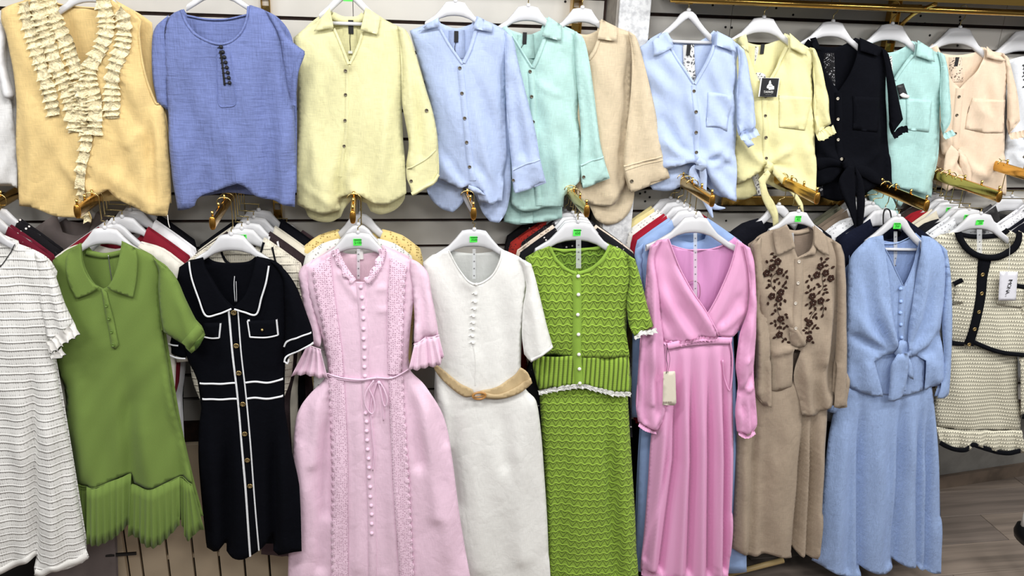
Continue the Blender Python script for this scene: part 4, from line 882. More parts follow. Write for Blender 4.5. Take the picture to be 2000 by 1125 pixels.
# U12 white
c = (226, 230, 236); M = fabric('cotton', c)
g = Garment('white_blouse', 'white blouse with black stitching cut off at the right edge', 'blouse', -.058, 1990, 340)
g.sheet('back_panel', [(1968, 120), (2010, 110), (2060, 120), (2080, 340), (1962, 340)], M, 0, lift=-.012)
F12 = g.sheet('front_panel', [(1975, 118), 'S', (1964, 130), (1966, 240), (1960, 300), (1958, 336), 'O', (1975, 334), (1990, 345), (2030, 350), (2090, 345), 'S', (2085, 200), (2080, 120), (2060, 105), 'O', (2035, 98), (2018, 150), (2005, 120), (1992, 112)], M, .018, R=30, wr=.004, wseed=95, wsc=.6, folds=[([(1975, 290), (1985, 310), (2010, 325)], 6, .008), ([(1962, 275), (1985, 285), (2010, 285)], 5, .006)])
for i in range(7): g.ribbon('black_stitching', [(1990+i % 3*3, 128+i*7), (1994+i % 2*4, 126+i*7), (1997, 131+i*7)], 2, F12, LBL, .002, .001)
g.button(1995, 305, F12, BTN, r=.006); g.button(1999, 268, F12, BTN, r=.006)
hanger(2013, 62, -.055, 1.0, 'A', None, 'white broad hanger cut off at the right edge above the white blouse')
# ------------------------------------------------------------------ lower row, garments at the front of each arm
# L0 white openwork dress
c = (232, 231, 228); M = fabric('waffle', c); MP = fabric('plain', (228, 226, 222))
g = Garment('openwork_dress', 'white openwork knit dress with frilled short sleeve at the left edge', 'dress', -.30, 20, 1112, k=.08)
g.sheet('back_panel', [(-100, 440), (-20, 455), (30, 474), (70, 600), (100, 680), (165, 1060), (165, 1085), (-140, 1110)], M, 0, lift=-.02)
L0 = g.sheet('front_panel', [(-140, 470), 'S', (-160, 700), (-170, 1110), 'O', (-60, 1116), (0, 1113), (25, 1108), (50, 1096), (71, 1085), (72, 1100), (75, 1112), (88, 1114), (108, 1102), (122, 1104), (135, 1106), (150, 1102), (162, 1098), (174, 1087), 'S', (165, 1068), (152, 980), (140, 895), (122, 795), (110, 720), (103, 668), (104, 600), (112, 530), (96, 505), (70, 489), (31, 475), 'O', (22, 492), (10, 512), (0, 522), (-20, 530)], M, .03, R=45, wr=.003, wseed=101, hem=[(760, 1110, .010, 95, 1.2)],
    folds=[([(62, 700), (66, 900), (70, 1085)], 10, -.022, 1), ([(92, 700), (105, 900), (112, 1090)], 14, .010), ([(40, 750), (45, 1080)], 16, .008), ([(118, 860), (130, 1000), (135, 1095)], 9, -.008)])
S0 = g.sheet('sleeve', [(70, 490), 'S', (98, 507), (114, 543), (130, 590), (148, 628), 'O', (140, 640), (122, 652), (102, 658), 'S', (92, 640), (80, 590), (76, 540)], M, .024, R=26, lift=.012, folds=[([(90, 520), (100, 590), (115, 650)], 8, -.006), ([(105, 540), (120, 600), (130, 645)], 7, .005)], label='puffed openwork sleeve')
g.ruffle('sleeve_frill', [(100, 672), (114, 664), (128, 652), (142, 645), (156, 636)], 24, S0, MP, amp=.008, per=14, lift=.004, edging=LBL, label='plain white frill with thin dark edge'); g.ruffle('sleeve_frill', [(108, 682), (118, 686), (130, 678)], 16, S0, MP, amp=.006, per=12, edging=LBL)
g.ribbon('hem_frill', [(-60, 1112), (0, 1106), (25, 1100), (50, 1089), (70, 1080)], 11, L0, MP, .002, .002); g.ribbon('hem_frill', [(75, 1106), (88, 1108), (108, 1097), (122, 1098), (150, 1094), (171, 1084)], 12, L0, MP, .002, .002)
g.cord('neck_piping', [(0, 522), (10, 512), (20, 496), (29, 477)], .0012, L0, LBL, .001)
g.sheet('neck_bow', [(-8, 653), (2, 656), (5, 659), (1, 662), (-8, 664)], fabric('plain', (150, 105, 105)), .002, on=L0, lift=.003, label='small dusky bow')
hanger(-55, 432, -.29, 1.25, 'A', 0, 'white hanger in the openwork dress at the left edge')
# L1 green polo dress
c = (111, 134, 66); M = fabric('polo', c)
g = Garment('polo_dress', 'olive green knit polo dress with a pleated frill hem', 'dress', -.275, 250, 1045, k=.10)
g.sheet('back_panel', [(162, 476), (175, 494), (205, 499), (238, 492), (242, 475), (290, 500), (318, 640), (350, 830), (375, 940), (395, 1015), (300, 1030), (200, 1030), (155, 1030), (145, 930), (120, 760), (108, 680), (103, 520), (120, 496)], M, 0, lift=-.022)
L1 = g.sheet('front_panel', [(162, 474), 'S', (140, 487), (118, 497), (103, 508), (100, 560), (102, 640), (106, 700), (120, 740), (130, 776), (128, 840), (135, 890), (148, 942), 'O', (172, 946), (190, 943), (215, 935), (240, 926), (256, 924), (262, 944), (280, 946), (300, 943), (330, 934), (350, 929), (362, 934), (377, 940), 'S', (372, 915), (352, 835), (340, 780), (326, 700), (317, 645), (312, 580), (314, 525), (300, 500), (265, 483), 'O', (240, 472), (238, 492), (232, 520), (218, 552), (205, 560), (190, 552), (175, 530), (166, 505)], M, .030, R=55, wr=.002, wseed=105,
    folds=[([(247, 700), (250, 840), (256, 942)], 22, -.013, 1), ([(275, 780), (285, 860), (300, 940)], 20, .012), ([(160, 720), (165, 830), (185, 940)], 22, .012), ([(338, 800), (350, 870), (358, 930)], 10, -.012), ([(318, 690), (335, 780), (366, 925)], 8, .010), ([(135, 840), (140, 930)], 10, -.008)])
S1 = g.sheet('sleeve', [(300, 498), 'S', (333, 522), (350, 545), (365, 580), (385, 620), (396, 632), 'O', (403, 650), (393, 668), (378, 682), 'S', (362, 670), (340, 656), (322, 644), (316, 610), (312, 560), (312, 525)], M, .026, R=26, double=True, lift=.018, folds=[([(345, 560), (362, 600), (378, 655)], 9, .006)], label='short right sleeve')
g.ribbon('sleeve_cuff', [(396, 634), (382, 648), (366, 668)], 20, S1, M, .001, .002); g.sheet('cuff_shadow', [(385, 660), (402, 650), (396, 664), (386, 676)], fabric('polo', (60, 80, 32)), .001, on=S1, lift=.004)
S1l = g.sheet('sleeve', [(122, 496), 'S', (104, 508), (96, 545), (92, 620), (100, 660), 'O', (112, 660), 'S', (112, 600), (114, 540)], M, .016, R=18, lift=-.005, label='left sleeve behind the openwork dress')
def pleat_frill(g, name, top, bot, M, sheet, n=60, rows=5, npl=10, amp=.011, lift=.004, label=None, ph=0):
    """knife-pleated flounce between an upper seam and a lower hem (pixel polylines)"""
    a = np.array(catmull(top, 8)); b = np.array(catmull(bot, 8))
    def rs(P, n):
        L = np.r_[0, np.cumsum(np.hypot(*np.diff(P, axis=0).T))]; t = np.linspace(0, L[-1], n); return np.stack([np.interp(t, L, P[:, 0]), np.interp(t, L, P[:, 1])], 1)
    a = rs(a, n); b = rs(b, n); V = []; s = np.linspace(0, 1, n)*npl+ph; saw = np.abs((s % 1)*2-1)**.8; 
    ref = sheet.pts(a, lift)
    for r in range(rows):
        u = r/(rows-1); P = a*(1-u)+b*u; q = sheet.root(); w_ = W(P[:, 0], P[:, 1], q.Y, q.k, q.xc)
        w_[:, 1] = ref[:, 1]*(1-u)+(q.Y-(-0))*0+ref[:, 1]*u-(amp*saw*(.25+.75*u)+.004*u)
        V.append(w_)
    V = np.concatenate(V); F = [(r*n+i, (r+1)*n+i, (r+1)*n+i+1, r*n+i+1) for r in range(rows-1) for i in range(n-1)]
    o = mesh(name, V, F, M, g.o, True, np.stack([V[:, 0], V[:, 2]], 1), label); md = o.modifiers.new('thickness', 'SOLIDIFY'); md.thickness = .0014; md.offset = -1
    return o
pleat_frill(g, 'pleated_frill', [(146, 938), (150, 944), (172, 945)], [(152, 1000), (163, 1034), (177, 1036)], M, L1, 24, 6, 3, .008, -.008)
pleat_frill(g, 'pleated_frill', [(173, 944), (190, 943), (215, 935), (240, 927), (257, 924)], [(176, 1050), (205, 1047), (226, 1040), (236, 1033), (255, 1017)], M, L1, 80, 6, 7, .013, .004)
pleat_frill(g, 'pleated_frill', [(256, 944), (280, 946), (300, 943), (330, 934), (352, 929)], [(254, 1040), (270, 1040), (290, 1049), (318, 1046), (354, 1017)], M, L1, 90, 6, 8, .014, .006)
pleat_frill(g, 'pleated_frill', [(350, 930), (362, 936), (377, 939)], [(352, 1000), (366, 1046), (376, 1042), (388, 1030), (402, 1024)], M, L1, 60, 6, 5, .012, .004)
g.cord('frill_seam', [(148, 942), (172, 946), (215, 935), (256, 924)], .0013, L1, M, .003); g.cord('frill_seam', [(258, 944), (280, 946), (300, 943), (330, 934), (352, 929), (377, 940)], .0013, L1, M, .006)
g.sheet('collar', [(162, 470), (141, 485), (133, 505), (140, 545), (154, 578), (180, 568), (199, 556), (188, 548), (174, 530), (166, 505)], M, 0, res=5, on=L1, lift=.010, label='left collar wing')
g.sheet('collar', [(240, 468), (268, 485), (272, 505), (270, 542), (264, 576), (238, 566), (215, 555), (225, 540), (234, 515), (238, 490)], M, 0, res=5, on=L1, lift=.010, label='right collar wing')
SB = Sheet(g.Y, g.k, g.xc)
g.ribbon('collar_stand', [(164, 497), (185, 502), (205, 503), (238, 496)], 10, SB, M, -.019, .002)
g.cord('zip', [(209, 501), (212, 525), (216, 552)], .0016, SB, solid('zip_metal', (170, 172, 168), .35, .8), -.014)
PK = g.sheet('placket', [(201, 558), (213, 566), (220, 595), (228, 630), (236, 668), (229, 677), (222, 672), (212, 620)], M, .003, R=6, on=L1, lift=.004, label='short button placket')
buttons(g, [(213, 590), (217, 616), (222, 642), (226, 667)], PK, solid('green_button', (96, 122, 52), .4), r=.0052, lift=.002)
g.ribbon('princess_seam', [(312, 520), (310, 580), (317, 645)], 2, L1, M, .001)
hanger(203, 449, -.27, 1.0, 'A', 1, 'white broad hanger in the olive green polo dress')
# L2 black dress
c = (8, 9, 14); M = fabric('black', c); WP = fabric('plain', (226, 228, 232))
g = Garment('piped_dress', 'black collared dress with white piping and gold buttons', 'dress', -.268, 480, 1080, k=.10)
g.sheet('back_panel', [(398, 502), (415, 514), (450, 518), (485, 514), (502, 500), (560, 560), (556, 850), (590, 1070), (400, 1068), (390, 800), (345, 560)], M, 0, lift=-.022)
L2 = g.sheet('front_panel', [(398, 500), 'S', (372, 508), (350, 522), (345, 560), (352, 640), (366, 700), (380, 730), (394, 776), (388, 840), (388, 900), (396, 1000), (404, 1069), 'O', (412, 1073), (425, 1071), (441, 1060), (442, 1077), (455, 1084), (475, 1086), (492, 1079), (510, 1067), (521, 1056), (532, 1047), (534, 1073), (545, 1079), (562, 1074), (590, 1070), 'S', (585, 950), (568, 870), (553, 774), (553, 738), (558, 660), (560, 560), (552, 520), (535, 508), 'O', (502, 500), (496, 530), (482, 570), (458, 597), (438, 575), (420, 545), (404, 520)], M, .028, R=50, wr=.002, wseed=111,
    folds=[([(442, 800), (442, 900), (442, 1070)], 12, -.02, 1), ([(530, 800), (532, 900), (533, 1060)], 12, -.02, 1), ([(412, 800), (418, 1050)], 14, .010), ([(470, 820), (470, 1070)], 18, .010), ([(550, 830), (556, 1060)], 12, .010)])
S2 = g.sheet('sleeve', [(528, 506), 'S', (548, 516), (566, 535), (582, 562), (596, 600), (610, 640), 'O', (613, 664), (590, 674), (568, 688), (560, 702), 'S', (556, 680), (558, 640), (556, 580), (552, 540)], M, .024, R=24, double=True, lift=.014, folds=[([(570, 560), (580, 620), (580, 670)], 9, .006)], label='short right sleeve')
g.ribbon('sleeve_piping', [(556, 673), (562, 662), (580, 652), (609, 645)], 3.4, S2, WP, .001, .0018, label='white piping'); g.ribbon('sleeve_piping', [(557, 700), (561, 690), (580, 680), (613, 665)], 3.6, S2, WP, .001, .0018, label='white piping'); g.ribbon('sleeve_piping', [(557, 698), (563, 703), (566, 694)], 3, S2, WP, .001, .0018, label='white piping')
g.sheet('sleeve', [(345, 540), 'S', (338, 600), (331, 665), 'O', (334, 692), (350, 696), (364, 700), 'S', (366, 640), (356, 560)], M, .016, R=18, lift=-.006, label='left sleeve')
SLl = Sheet(g.Y, g.k, g.xc); g.ribbon('sleeve_piping', [(330, 668), (340, 671), (350, 672)], 3, SLl, WP, .014, .0015, label='white piping'); g.ribbon('sleeve_piping', [(332, 690), (348, 696), (364, 697)], 3, SLl, WP, .014, .0015, label='white piping')
CL = g.sheet('collar', [(398, 498), (372, 508), (378, 540), (392, 575), (406, 610), (430, 605), (456, 597), (438, 575), (420, 545), (404, 520)], M, 0, res=5, on=L2, lift=.010, label='left collar wing'); CR = g.sheet('collar', [(502, 498), (528, 512), (522, 545), (513, 575), (503, 607), (480, 603), (459, 597), (480, 573), (494, 535)], M, 0, res=5, on=L2, lift=.010, label='right collar wing')
g.ribbon('collar_piping', [(371, 508), (378, 540), (392, 577), (406, 609), (430, 606), (455, 597)], 3.6, L2, WP, .015, .0018, label='white piping'); g.ribbon('collar_piping', [(460, 598), (480, 603), (503, 607), (513, 575), (522, 545), (527, 514)], 3.6, L2, WP, .015, .0018, label='white piping')
for p in ([(448, 600), (455, 680), (464, 760), (473, 850), (482, 950), (490, 1080)], [(466, 602), (472, 680), (481, 760), (490, 850), (497, 950), (507, 1068)]): g.ribbon('placket_piping', p, 4.2 if p[0][0] < 450 else 3, L2, WP, .002, .002, label='white piping')
for y, dy in ((744, 0), (775, 1)):
    g.ribbon('waist_piping', [(391+dy*5, y+3), (415, y+1), (440, y), (462+dy*3, y)], 3.6, L2, WP, .002, .0018, label='white piping'); g.ribbon('waist_piping', [(481+dy*3, y-1), (500, y-3), (525, y-1), (553, y-4+dy*2)], 3.6, L2, WP, .002, .0018, label='white piping')
for p in ([(485, 622), (490, 653)], [(490, 653), (517, 654), (544, 651)], [(544, 651), (541, 620)], [(433, 626), (430, 655)], [(430, 655), (416, 656), (400, 653)], [(485, 622), (487, 622), (490, 621)]): g.ribbon('pocket_piping', p, 3.4, L2, WP, .004, .0018, label='white piping')
g.sheet('pocket_flap', [(485, 622), (541, 620), (544, 651), (490, 654)], M, 0, on=L2, lift=.004, thick=.002); g.sheet('pocket_flap', [(398, 626), (433, 626), (430, 656), (398, 654)], M, 0, on=L2, lift=.004, thick=.002)
for x, y in [(458, 607), (463, 671), (468, 724), (476, 784), (480, 840), (485, 891), (490, 942)]:
    b = g.button(x, y, L2, GOLDA, r=.0085, kind='flat', lift=.003, name='gold_button', label='gold button with dark cut-outs')
    for k in range(6):
        a = k*math.pi/3+.3; p = L2.pt(x+2.6*math.cos(a), y+2.6*math.sin(a), .0052); place('dark_inlay', lathe_mesh('dark_inlay', [(.0014, 0), (.0012, .0006)]), LBL, b, (p[0], p[1], p[2]))
g.button(514, 638, L2, GOLDA, r=.005, kind='dome', lift=.006, name='gold_button', label='gold button')
g.cord('back_zip', [(457, 542), (456, 560), (458, 592)], .0013, SLl, WP, -.012); g.cord('back_zip', [(460, 552), (461, 575), (461, 592)], .0009, SLl, WP, -.012)
hanger(451, 461, -.263, 1.0, 'A', 2, 'white broad hanger in the black piped dress')
# L3 pink lace dress
c = (240, 208, 228); M = fabric('cotton', c); ME = fabric('eyelet', c, (190, 130, 165)); LC = (232, 196, 220)
g = Garment('lace_trim_dress', 'long pale pink dress with scalloped eyelet bands and covered buttons', 'dress', -.265, 740, 1150, k=.10)
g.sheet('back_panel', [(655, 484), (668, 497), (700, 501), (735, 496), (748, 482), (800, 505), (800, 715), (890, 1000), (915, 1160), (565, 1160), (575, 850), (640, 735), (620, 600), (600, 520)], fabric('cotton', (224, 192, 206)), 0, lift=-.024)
L3 = g.sheet('front_panel', [(652, 484), 'S', (620, 502), (596, 518), (600, 560), (612, 610), (628, 660), (638, 700), (641, 728), (628, 748), (605, 770), (588, 792), (578, 818), (572, 880), (568, 950), (564, 1060), (562, 1160), 'O', (740, 1165), (925, 1160), 'S', (910, 1080), (897, 1000), (884, 900), (874, 840), (858, 795), (830, 752), (808, 732), (798, 716), (800, 660), (806, 600), (812, 550), (808, 514), (790, 500), (752, 482), 'O', (742, 500), (728, 525), (713, 546), (693, 547), (680, 532), (665, 508)], M, .034, R=60, wr=.004, wseed=121, wsc=1.1,
    folds=[([(645, 735), (622, 780), (612, 900)], 12, .012), ([(655, 742), (640, 850), (640, 1000)], 10, -.012), ([(700, 745), (700, 900), (698, 1100)], 10, .005), ([(748, 745), (750, 900), (754, 1100)], 10, -.005), ([(650, 740), (636, 800), (632, 900), (628, 1100)], 12, -.012), ([(796, 725), (822, 780), (840, 880), (850, 1000)], 14, .012), ([(790, 735), (806, 800), (818, 900)], 12, -.012), ([(798, 722), (845, 790), (870, 860)], 8, -.008), ([(640, 735), (600, 790), (585, 850)], 8, -.008),
           ([(735, 560), (755, 558)], 5, .004), ([(735, 600), (758, 604)], 5, .004), ([(690, 575), (705, 580)], 5, .004), ([(660, 520), (685, 560), (700, 575)], 7, .006), ([(590, 860), (592, 1000), (588, 1120)], 18, .01), ([(860, 940), (885, 1120)], 18, .010)])
S3r = g.sheet('sleeve', [(800, 502), 'S', (822, 514), (836, 532), (842, 570), (850, 610), (856, 650), 'O', (832, 656), (808, 664), 'S', (809, 620), (806, 570), (800, 530)], M, .026, R=24, double=True, lift=.016, wr=.003, wseed=4, folds=[([(815, 530), (822, 590), (826, 655)], 6, -.008), ([(830, 540), (840, 600), (844, 650)], 5, .007), ([(808, 530), (814, 600), (814, 655)], 5, .006)], label='gathered right sleeve')
def flounce(g, top, bot, M, sheet, **kw): return pleat_frill(g, 'sleeve_flounce', top, bot, M, sheet, **kw)
flounce(g, [(808, 663), (832, 656), (856, 650)], [(797, 708), (830, 711), (856, 705), (865, 688)], M, S3r, n=70, rows=7, npl=5, amp=.014, lift=.004, label='flared sleeve flounce')
g.cord('gather_line', [(807, 663), (832, 656), (857, 650)], .0025, S3r, M, .004)
S3l = g.sheet('sleeve', [(612, 505), 'S', (592, 518), (583, 535), (590, 580), (600, 640), (602, 672), 'O', (624, 678), 'S', (628, 660), (614, 600), (606, 540)], M, .022, R=20, lift=.004, wr=.003, wseed=6, folds=[([(595, 530), (604, 600), (612, 670)], 5, -.007)], label='gathered left sleeve')
flounce(g, [(600, 672), (612, 676), (626, 680)], [(571, 726), (598, 727), (622, 732), (641, 734)], M, S3l, n=70, rows=7, npl=4, amp=.014, lift=.004, label='flared sleeve flounce'); g.cord('gather_line', [(600, 672), (612, 676), (627, 680)], .0025, S3l, M, .004)
def lace_band(g, inner, outer, sheet, M, per=15, amp=3.2, lift=.004, n=None, sgn=1):
    a = np.array(catmull(inner, 10)); b = np.array(catmull(outer, 10))
    def rs(P, n): 
        L = np.r_[0, np.cumsum(np.hypot(*np.diff(P, axis=0).T))]; t = np.linspace(0, L[-1], n); return np.stack([np.interp(t, L, P[:, 0]), np.interp(t, L, P[:, 1])], 1)
    Lt = np.hypot(*np.diff(b, axis=0).T).sum(); n = int(Lt/2)+2; a = rs(a, n); b = rs(b, n); ph = np.abs(np.sin(np.pi*np.arange(n)*2/per))
    b = b+np.stack([np.full(n, sgn*amp)*ph, np.zeros(n)], 1); V = []; k = 5
    for r in range(k): u = r/(k-1); V.append(sheet.pts(a*(1-u)+b*u, lift+.002*u+.0022*ph.mean()*u))
    V = np.concatenate(V); F = [(r*n+i, r*n+i+1, (r+1)*n+i+1, (r+1)*n+i) for r in range(k-1) for i in range(n-1)]
    q = sheet.root(); P = np.concatenate([a*(1-r/(k-1))+b*r/(k-1) for r in range(k)]); pl_ = W(P[:, 0], P[:, 1], q.Y, q.k, q.xc)
    o = mesh('lace_band', V, F, M, g.o, True, np.stack([pl_[:, 0], pl_[:, 2]], 1), 'scalloped eyelet lace band'); md = o.modifiers.new('thickness', 'SOLIDIFY'); md.thickness = .0018; md.offset = 0
lace_band(g, [(646, 497), (652, 560), (660, 620), (668, 680), (672, 730)], [(612, 520), (618, 560), (630, 620), (640, 680), (648, 730)], L3, ME, sgn=-1); lace_band(g, [(672, 733), (676, 800), (680, 900), (680, 1000), (680, 1160)], [(645, 735), (646, 800), (650, 900), (650, 1000), (650, 1160)], L3, ME, sgn=-1)
lace_band(g, [(762, 500), (758, 560), (756, 640), (757, 725)], [(792, 514), (788, 560), (785, 640), (782, 725)], L3, ME, sgn=1); lace_band(g, [(758, 728), (762, 830), (768, 950), (776, 1060), (782, 1160)], [(785, 730), (790, 830), (797, 950), (803, 1060), (808, 1160)], L3, ME, sgn=1)
g.ribbon('placket', [(703, 548), (711, 640), (714, 730), (720, 850), (726, 1000), (728, 1160)], 17, L3, M, .001, .0016, label='button placket')
g.ribbon('collar_lace', [(655, 483), (664, 506), (678, 530), (691, 545)], 13, L3, ME, .006, .003, wave=(2.5, 1.2), label='eyelet collar frill'); g.ribbon('collar_lace', [(748, 482), (742, 505), (730, 528), (716, 544)], 14, L3, ME, .008, .004, wave=(2.5, 1.2), label='eyelet collar frill'); g.ruffle('collar_frill', [(744, 505), (738, 515), (730, 524)], 14, L3, ME, amp=.008, per=16, lift=.008); g.ruffle('collar_frill', [(655, 488), (662, 500)], 14, L3, ME, amp=.006, per=16, lift=.006)
BP = fabric('plain', (236, 205, 226))
for x, y in [(705, 556), (707, 576), (709, 596), (710, 616), (710, 636), (710, 655), (712, 672), (712, 692), (712, 710), (713, 728), (714, 800), (716, 817), (716, 835), (717, 853), (718, 871), (720, 889), (721, 907), (721, 926), (723, 945), (723, 964), (725, 981), (726, 998), (726, 1016), (726, 1034)]:
    g.button(x, y, L3, BP, r=.0072, kind='dome', lift=.003, label='small pink covered button')
g.cord('belt_cord', [(638, 727), (665, 731), (700, 733), (735, 733)], .0030, L3, BP, .008, label='pink tie cord'); g.cord('belt_cord', [(735, 733), (765, 730), (798, 719)], .0030, L3, BP, .008); g.cord('belt_cord', [(640, 731), (665, 735), (700, 736), (735, 735)], .0024, L3, BP, .006)
g.cord('bow_loop', [(730, 736), (716, 755), (712, 775), (718, 792), (727, 800), (732, 790), (729, 770), (721, 750), (730, 737)], .0024, L3, BP, .013, label='bow loop of the tie cord'); g.cord('bow_loop', [(738, 738), (743, 755), (748, 778), (753, 784), (756, 770), (750, 752), (742, 740)], .0024, L3, BP, .013, label='bow loop of the tie cord')
g.button(740, 741, L3, BP, r=.007, kind='ball', lift=.006, name='cord_knot'); g.cord('cord_tail', [(736, 742), (724, 790), (727, 840), (731, 880), (728, 912)], .0020, L3, BP, .007); g.cord('cord_tail', [(744, 745), (746, 780), (749, 815)], .0020, L3, BP, .007)
SB = Sheet(g.Y, g.k, g.xc); g.ribbon('care_label', [(703, 491), (704, 510)], 12, SB, WHT, -.018, .001, label='white neck label'); tape_strip(g.o, 700, 486, 545, -.25, wpx=6)
hanger(699, 458, -.260, .98, 'A', 3, 'white broad hanger with green price sticker in the pale pink dress', '5100', stk=(19, 14))
# L4 white dress
c = (237, 237, 234); M = fabric('cotton', c)
g = Garment('belted_dress', 'plain white short sleeved dress with a beige woven belt', 'dress', -.262, 960, 1150, k=.10)
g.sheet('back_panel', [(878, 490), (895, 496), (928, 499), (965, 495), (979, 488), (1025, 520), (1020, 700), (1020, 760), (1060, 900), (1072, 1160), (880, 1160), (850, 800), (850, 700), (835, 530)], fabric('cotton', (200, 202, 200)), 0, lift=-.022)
L4 = g.sheet('front_panel', [(876, 486), 'S', (845, 498), (826, 512), (830, 560), (845, 640), (850, 715), (852, 760), (850, 850), (860, 1000), (875, 1160), 'O', (975, 1165), (1075, 1160), 'S', (1071, 1080), (1068, 1000), (1063, 920), (1056, 840), (1046, 780), (1026, 758), (1018, 730), (1017, 690), (1018, 640), (1026, 580), (1032, 530), (1018, 504), 'O', (980, 487), (976, 505), (962, 532), (945, 545), (928, 549), (912, 542), (896, 522), (884, 503)], M, .032, R=55, wr=.004, wseed=131, wsc=1.2,
    folds=[([(928, 560), (900, 540)], 8, .004), ([(925, 665), (930, 720), (926, 755)], 10, .005), ([(1000, 560), (985, 640), (990, 740)], 14, -.006), ([(870, 770), (880, 850), (890, 980)], 14, -.010), ([(900, 770), (920, 880), (935, 1100)], 20, .008), ([(1020, 770), (1010, 880), (1020, 1080)], 20, .010), ([(980, 775), (985, 900)], 14, -.006), ([(855, 730), (870, 790), (876, 870)], 8, .008)])
S4r = g.sheet('sleeve', [(1010, 500), 'S', (1036, 513), (1044, 540), (1056, 590), (1066, 632), 'O', (1078, 674), (1062, 682), (1045, 693), (1034, 700), 'S', (1022, 688), (1018, 650), (1020, 600), (1026, 550)], M, .026, R=26, double=True, lift=.016, wr=.003, wseed=14, folds=[([(1028, 530), (1036, 600), (1050, 680)], 9, .006), ([(1024, 540), (1026, 620)], 4, -.004)], label='short right sleeve')
g.ribbon('sleeve_hem', [(1077, 671), (1060, 680), (1034, 696)], 5, S4r, M, .001, .0015)
g.ribbon('neck_binding', [(876, 487), (884, 504), (896, 524), (912, 543), (928, 550), (945, 546), (962, 533), (976, 506), (980, 488)], 3, L4, M, .001, .0016)
for i, (x, y) in enumerate([(928, 549), (927, 568), (926, 584), (925, 598), (923, 612), (923, 625), (922, 637), (921, 650), (922, 663)]):
    g.button(x, y, L4, fabric('plain', (232, 232, 228)), r=.0055, kind='ball', lift=.001, name='ball_button', label='small white ball button'); g.cord('button_loop', [(x-7, y+1), (x-3, y-1), (x+1, y)], .001, L4, M, .002)
g.ribbon('front_seam', [(923, 668), (927, 700), (926, 745)], 2, L4, M, .001, .001)
MB = solid('woven_beige_belt', (200, 176, 134), .6, nb=.001, ns=500, mottle=.06)
for bp_, lf in (([(844, 704), (870, 721), (896, 740), (920, 751), (926, 765), (905, 766), (880, 751), (851, 724)], .010), ([(936, 756), (958, 753), (985, 742), (1004, 728), (1015, 714), (1028, 722), (1035, 738), (1022, 753), (995, 766), (965, 771), (938, 768)], .009), ([(940, 758), (968, 763), (998, 754), (1020, 741), (1033, 730), (1036, 740), (1022, 756), (995, 768), (965, 772), (940, 769)], .014)):
    g.sheet('belt', bp_, MB, 0, on=L4, lift=lf, res=5, thick=.002, label='beige woven belt')
p = L4.pt(933, 762, .020); n = 20; tube('buckle', [(p[0]+.022*math.cos(2*math.pi*k/n), p[1], p[2]+.0125*math.sin(2*math.pi*k/n)) for k in range(n)], .0042, solid('tortoise_buckle', (176, 128, 72), .25), g.o, 8, True, label='oval brown buckle')
tube('buckle_tongue', [tuple(L4.pt(923, 762, .024)), tuple(L4.pt(943, 763, .024))], .0025, solid('tortoise_buckle', (176, 128, 72), .25), g.o)
SB = Sheet(g.Y, g.k, g.xc); tape_strip(g.o, 926, 486, 545, -.248, wpx=6)
hanger(927, 452, -.257, .98, 'A', 4, 'white broad hanger with green price sticker in the white belted dress', '3500', stk=(18, 12))
# L5 green knitted set
c = (146, 179, 68); M = fabric('scallop', c); MRB = fabric('rib', c); MP = fabric('polo', (138, 172, 68)); WT = fabric('crochet', (236, 236, 232))
g = Garment('knit_set', 'bright green openwork knit cardigan over a matching long skirt', 'knitted outfit', -.26, 1150, 1150, k=.10)
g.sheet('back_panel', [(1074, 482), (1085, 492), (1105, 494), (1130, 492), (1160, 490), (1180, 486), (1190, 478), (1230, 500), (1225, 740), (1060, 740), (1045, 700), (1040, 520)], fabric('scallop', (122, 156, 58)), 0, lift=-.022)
SK = g.sheet('skirt', [(1052, 748), 'S', (1055, 780), (1059, 850), (1066, 950), (1070, 1050), (1073, 1160), 'O', (1160, 1168), (1248, 1160), 'S', (1244, 1080), (1239, 960), (1232, 850), (1229, 790), (1228, 748)], M, .026, R=45, lift=-.012, wr=.002, wseed=141, hem=[(800, 1120, .008, 75, .5)], folds=[([(1188, 760), (1190, 880), (1205, 1120)], 10, -.016), ([(1208, 770), (1212, 900), (1224, 1120)], 12, .010), ([(1100, 790), (1110, 1100)], 16, -.008), ([(1160, 800), (1165, 1120)], 18, .008)], label='long openwork knit skirt')
L5 = g.sheet('front_panel', [(1072, 478), 'S', (1050, 488), (1026, 502), (1030, 560), (1038, 640), (1044, 696), 'O', (1085, 694), (1117, 692), (1140, 694), (1180, 695), (1227, 693), 'S', (1222, 640), (1228, 580), (1234, 530), (1228, 500), (1212, 486), 'O', (1190, 478), (1178, 496), (1158, 518), (1140, 529), (1124, 531), (1104, 524), (1086, 508), (1078, 494)], M, .028, R=40, wr=.0025, wseed=143, folds=[([(1215, 560), (1205, 640), (1212, 690)], 10, -.005)])
RB = g.sheet('ribbed_waistband', [(1044, 692), 'S', (1040, 710), (1046, 740), (1052, 762), 'O', (1075, 757), (1105, 751), (1135, 748), (1165, 755), (1200, 763), (1229, 763), 'S', (1231, 730), (1227, 692), 'O', (1180, 693), (1117, 691), (1085, 693)], MRB, .024, R=38, lift=.003, wr=.001, label='vertically ribbed waistband')
S5r = g.sheet('sleeve', [(1222, 494), 'S', (1238, 504), (1246, 530), (1255, 565), (1264, 602), (1274, 634), 'O', (1262, 642), (1246, 646), (1234, 650), 'S', (1226, 630), (1222, 590), (1228, 540)], M, .024, R=22, double=True, lift=.014, folds=[([(1240, 530), (1246, 590), (1248, 640)], 7, -.005)], label='short knit sleeve')
g.ruffle('sleeve_trim', [(1233, 654), (1240, 650), (1248, 644), (1262, 644), (1277, 640)], 8, S5r, WT, amp=.004, per=9, lift=.003, label='white crocheted sleeve edge')
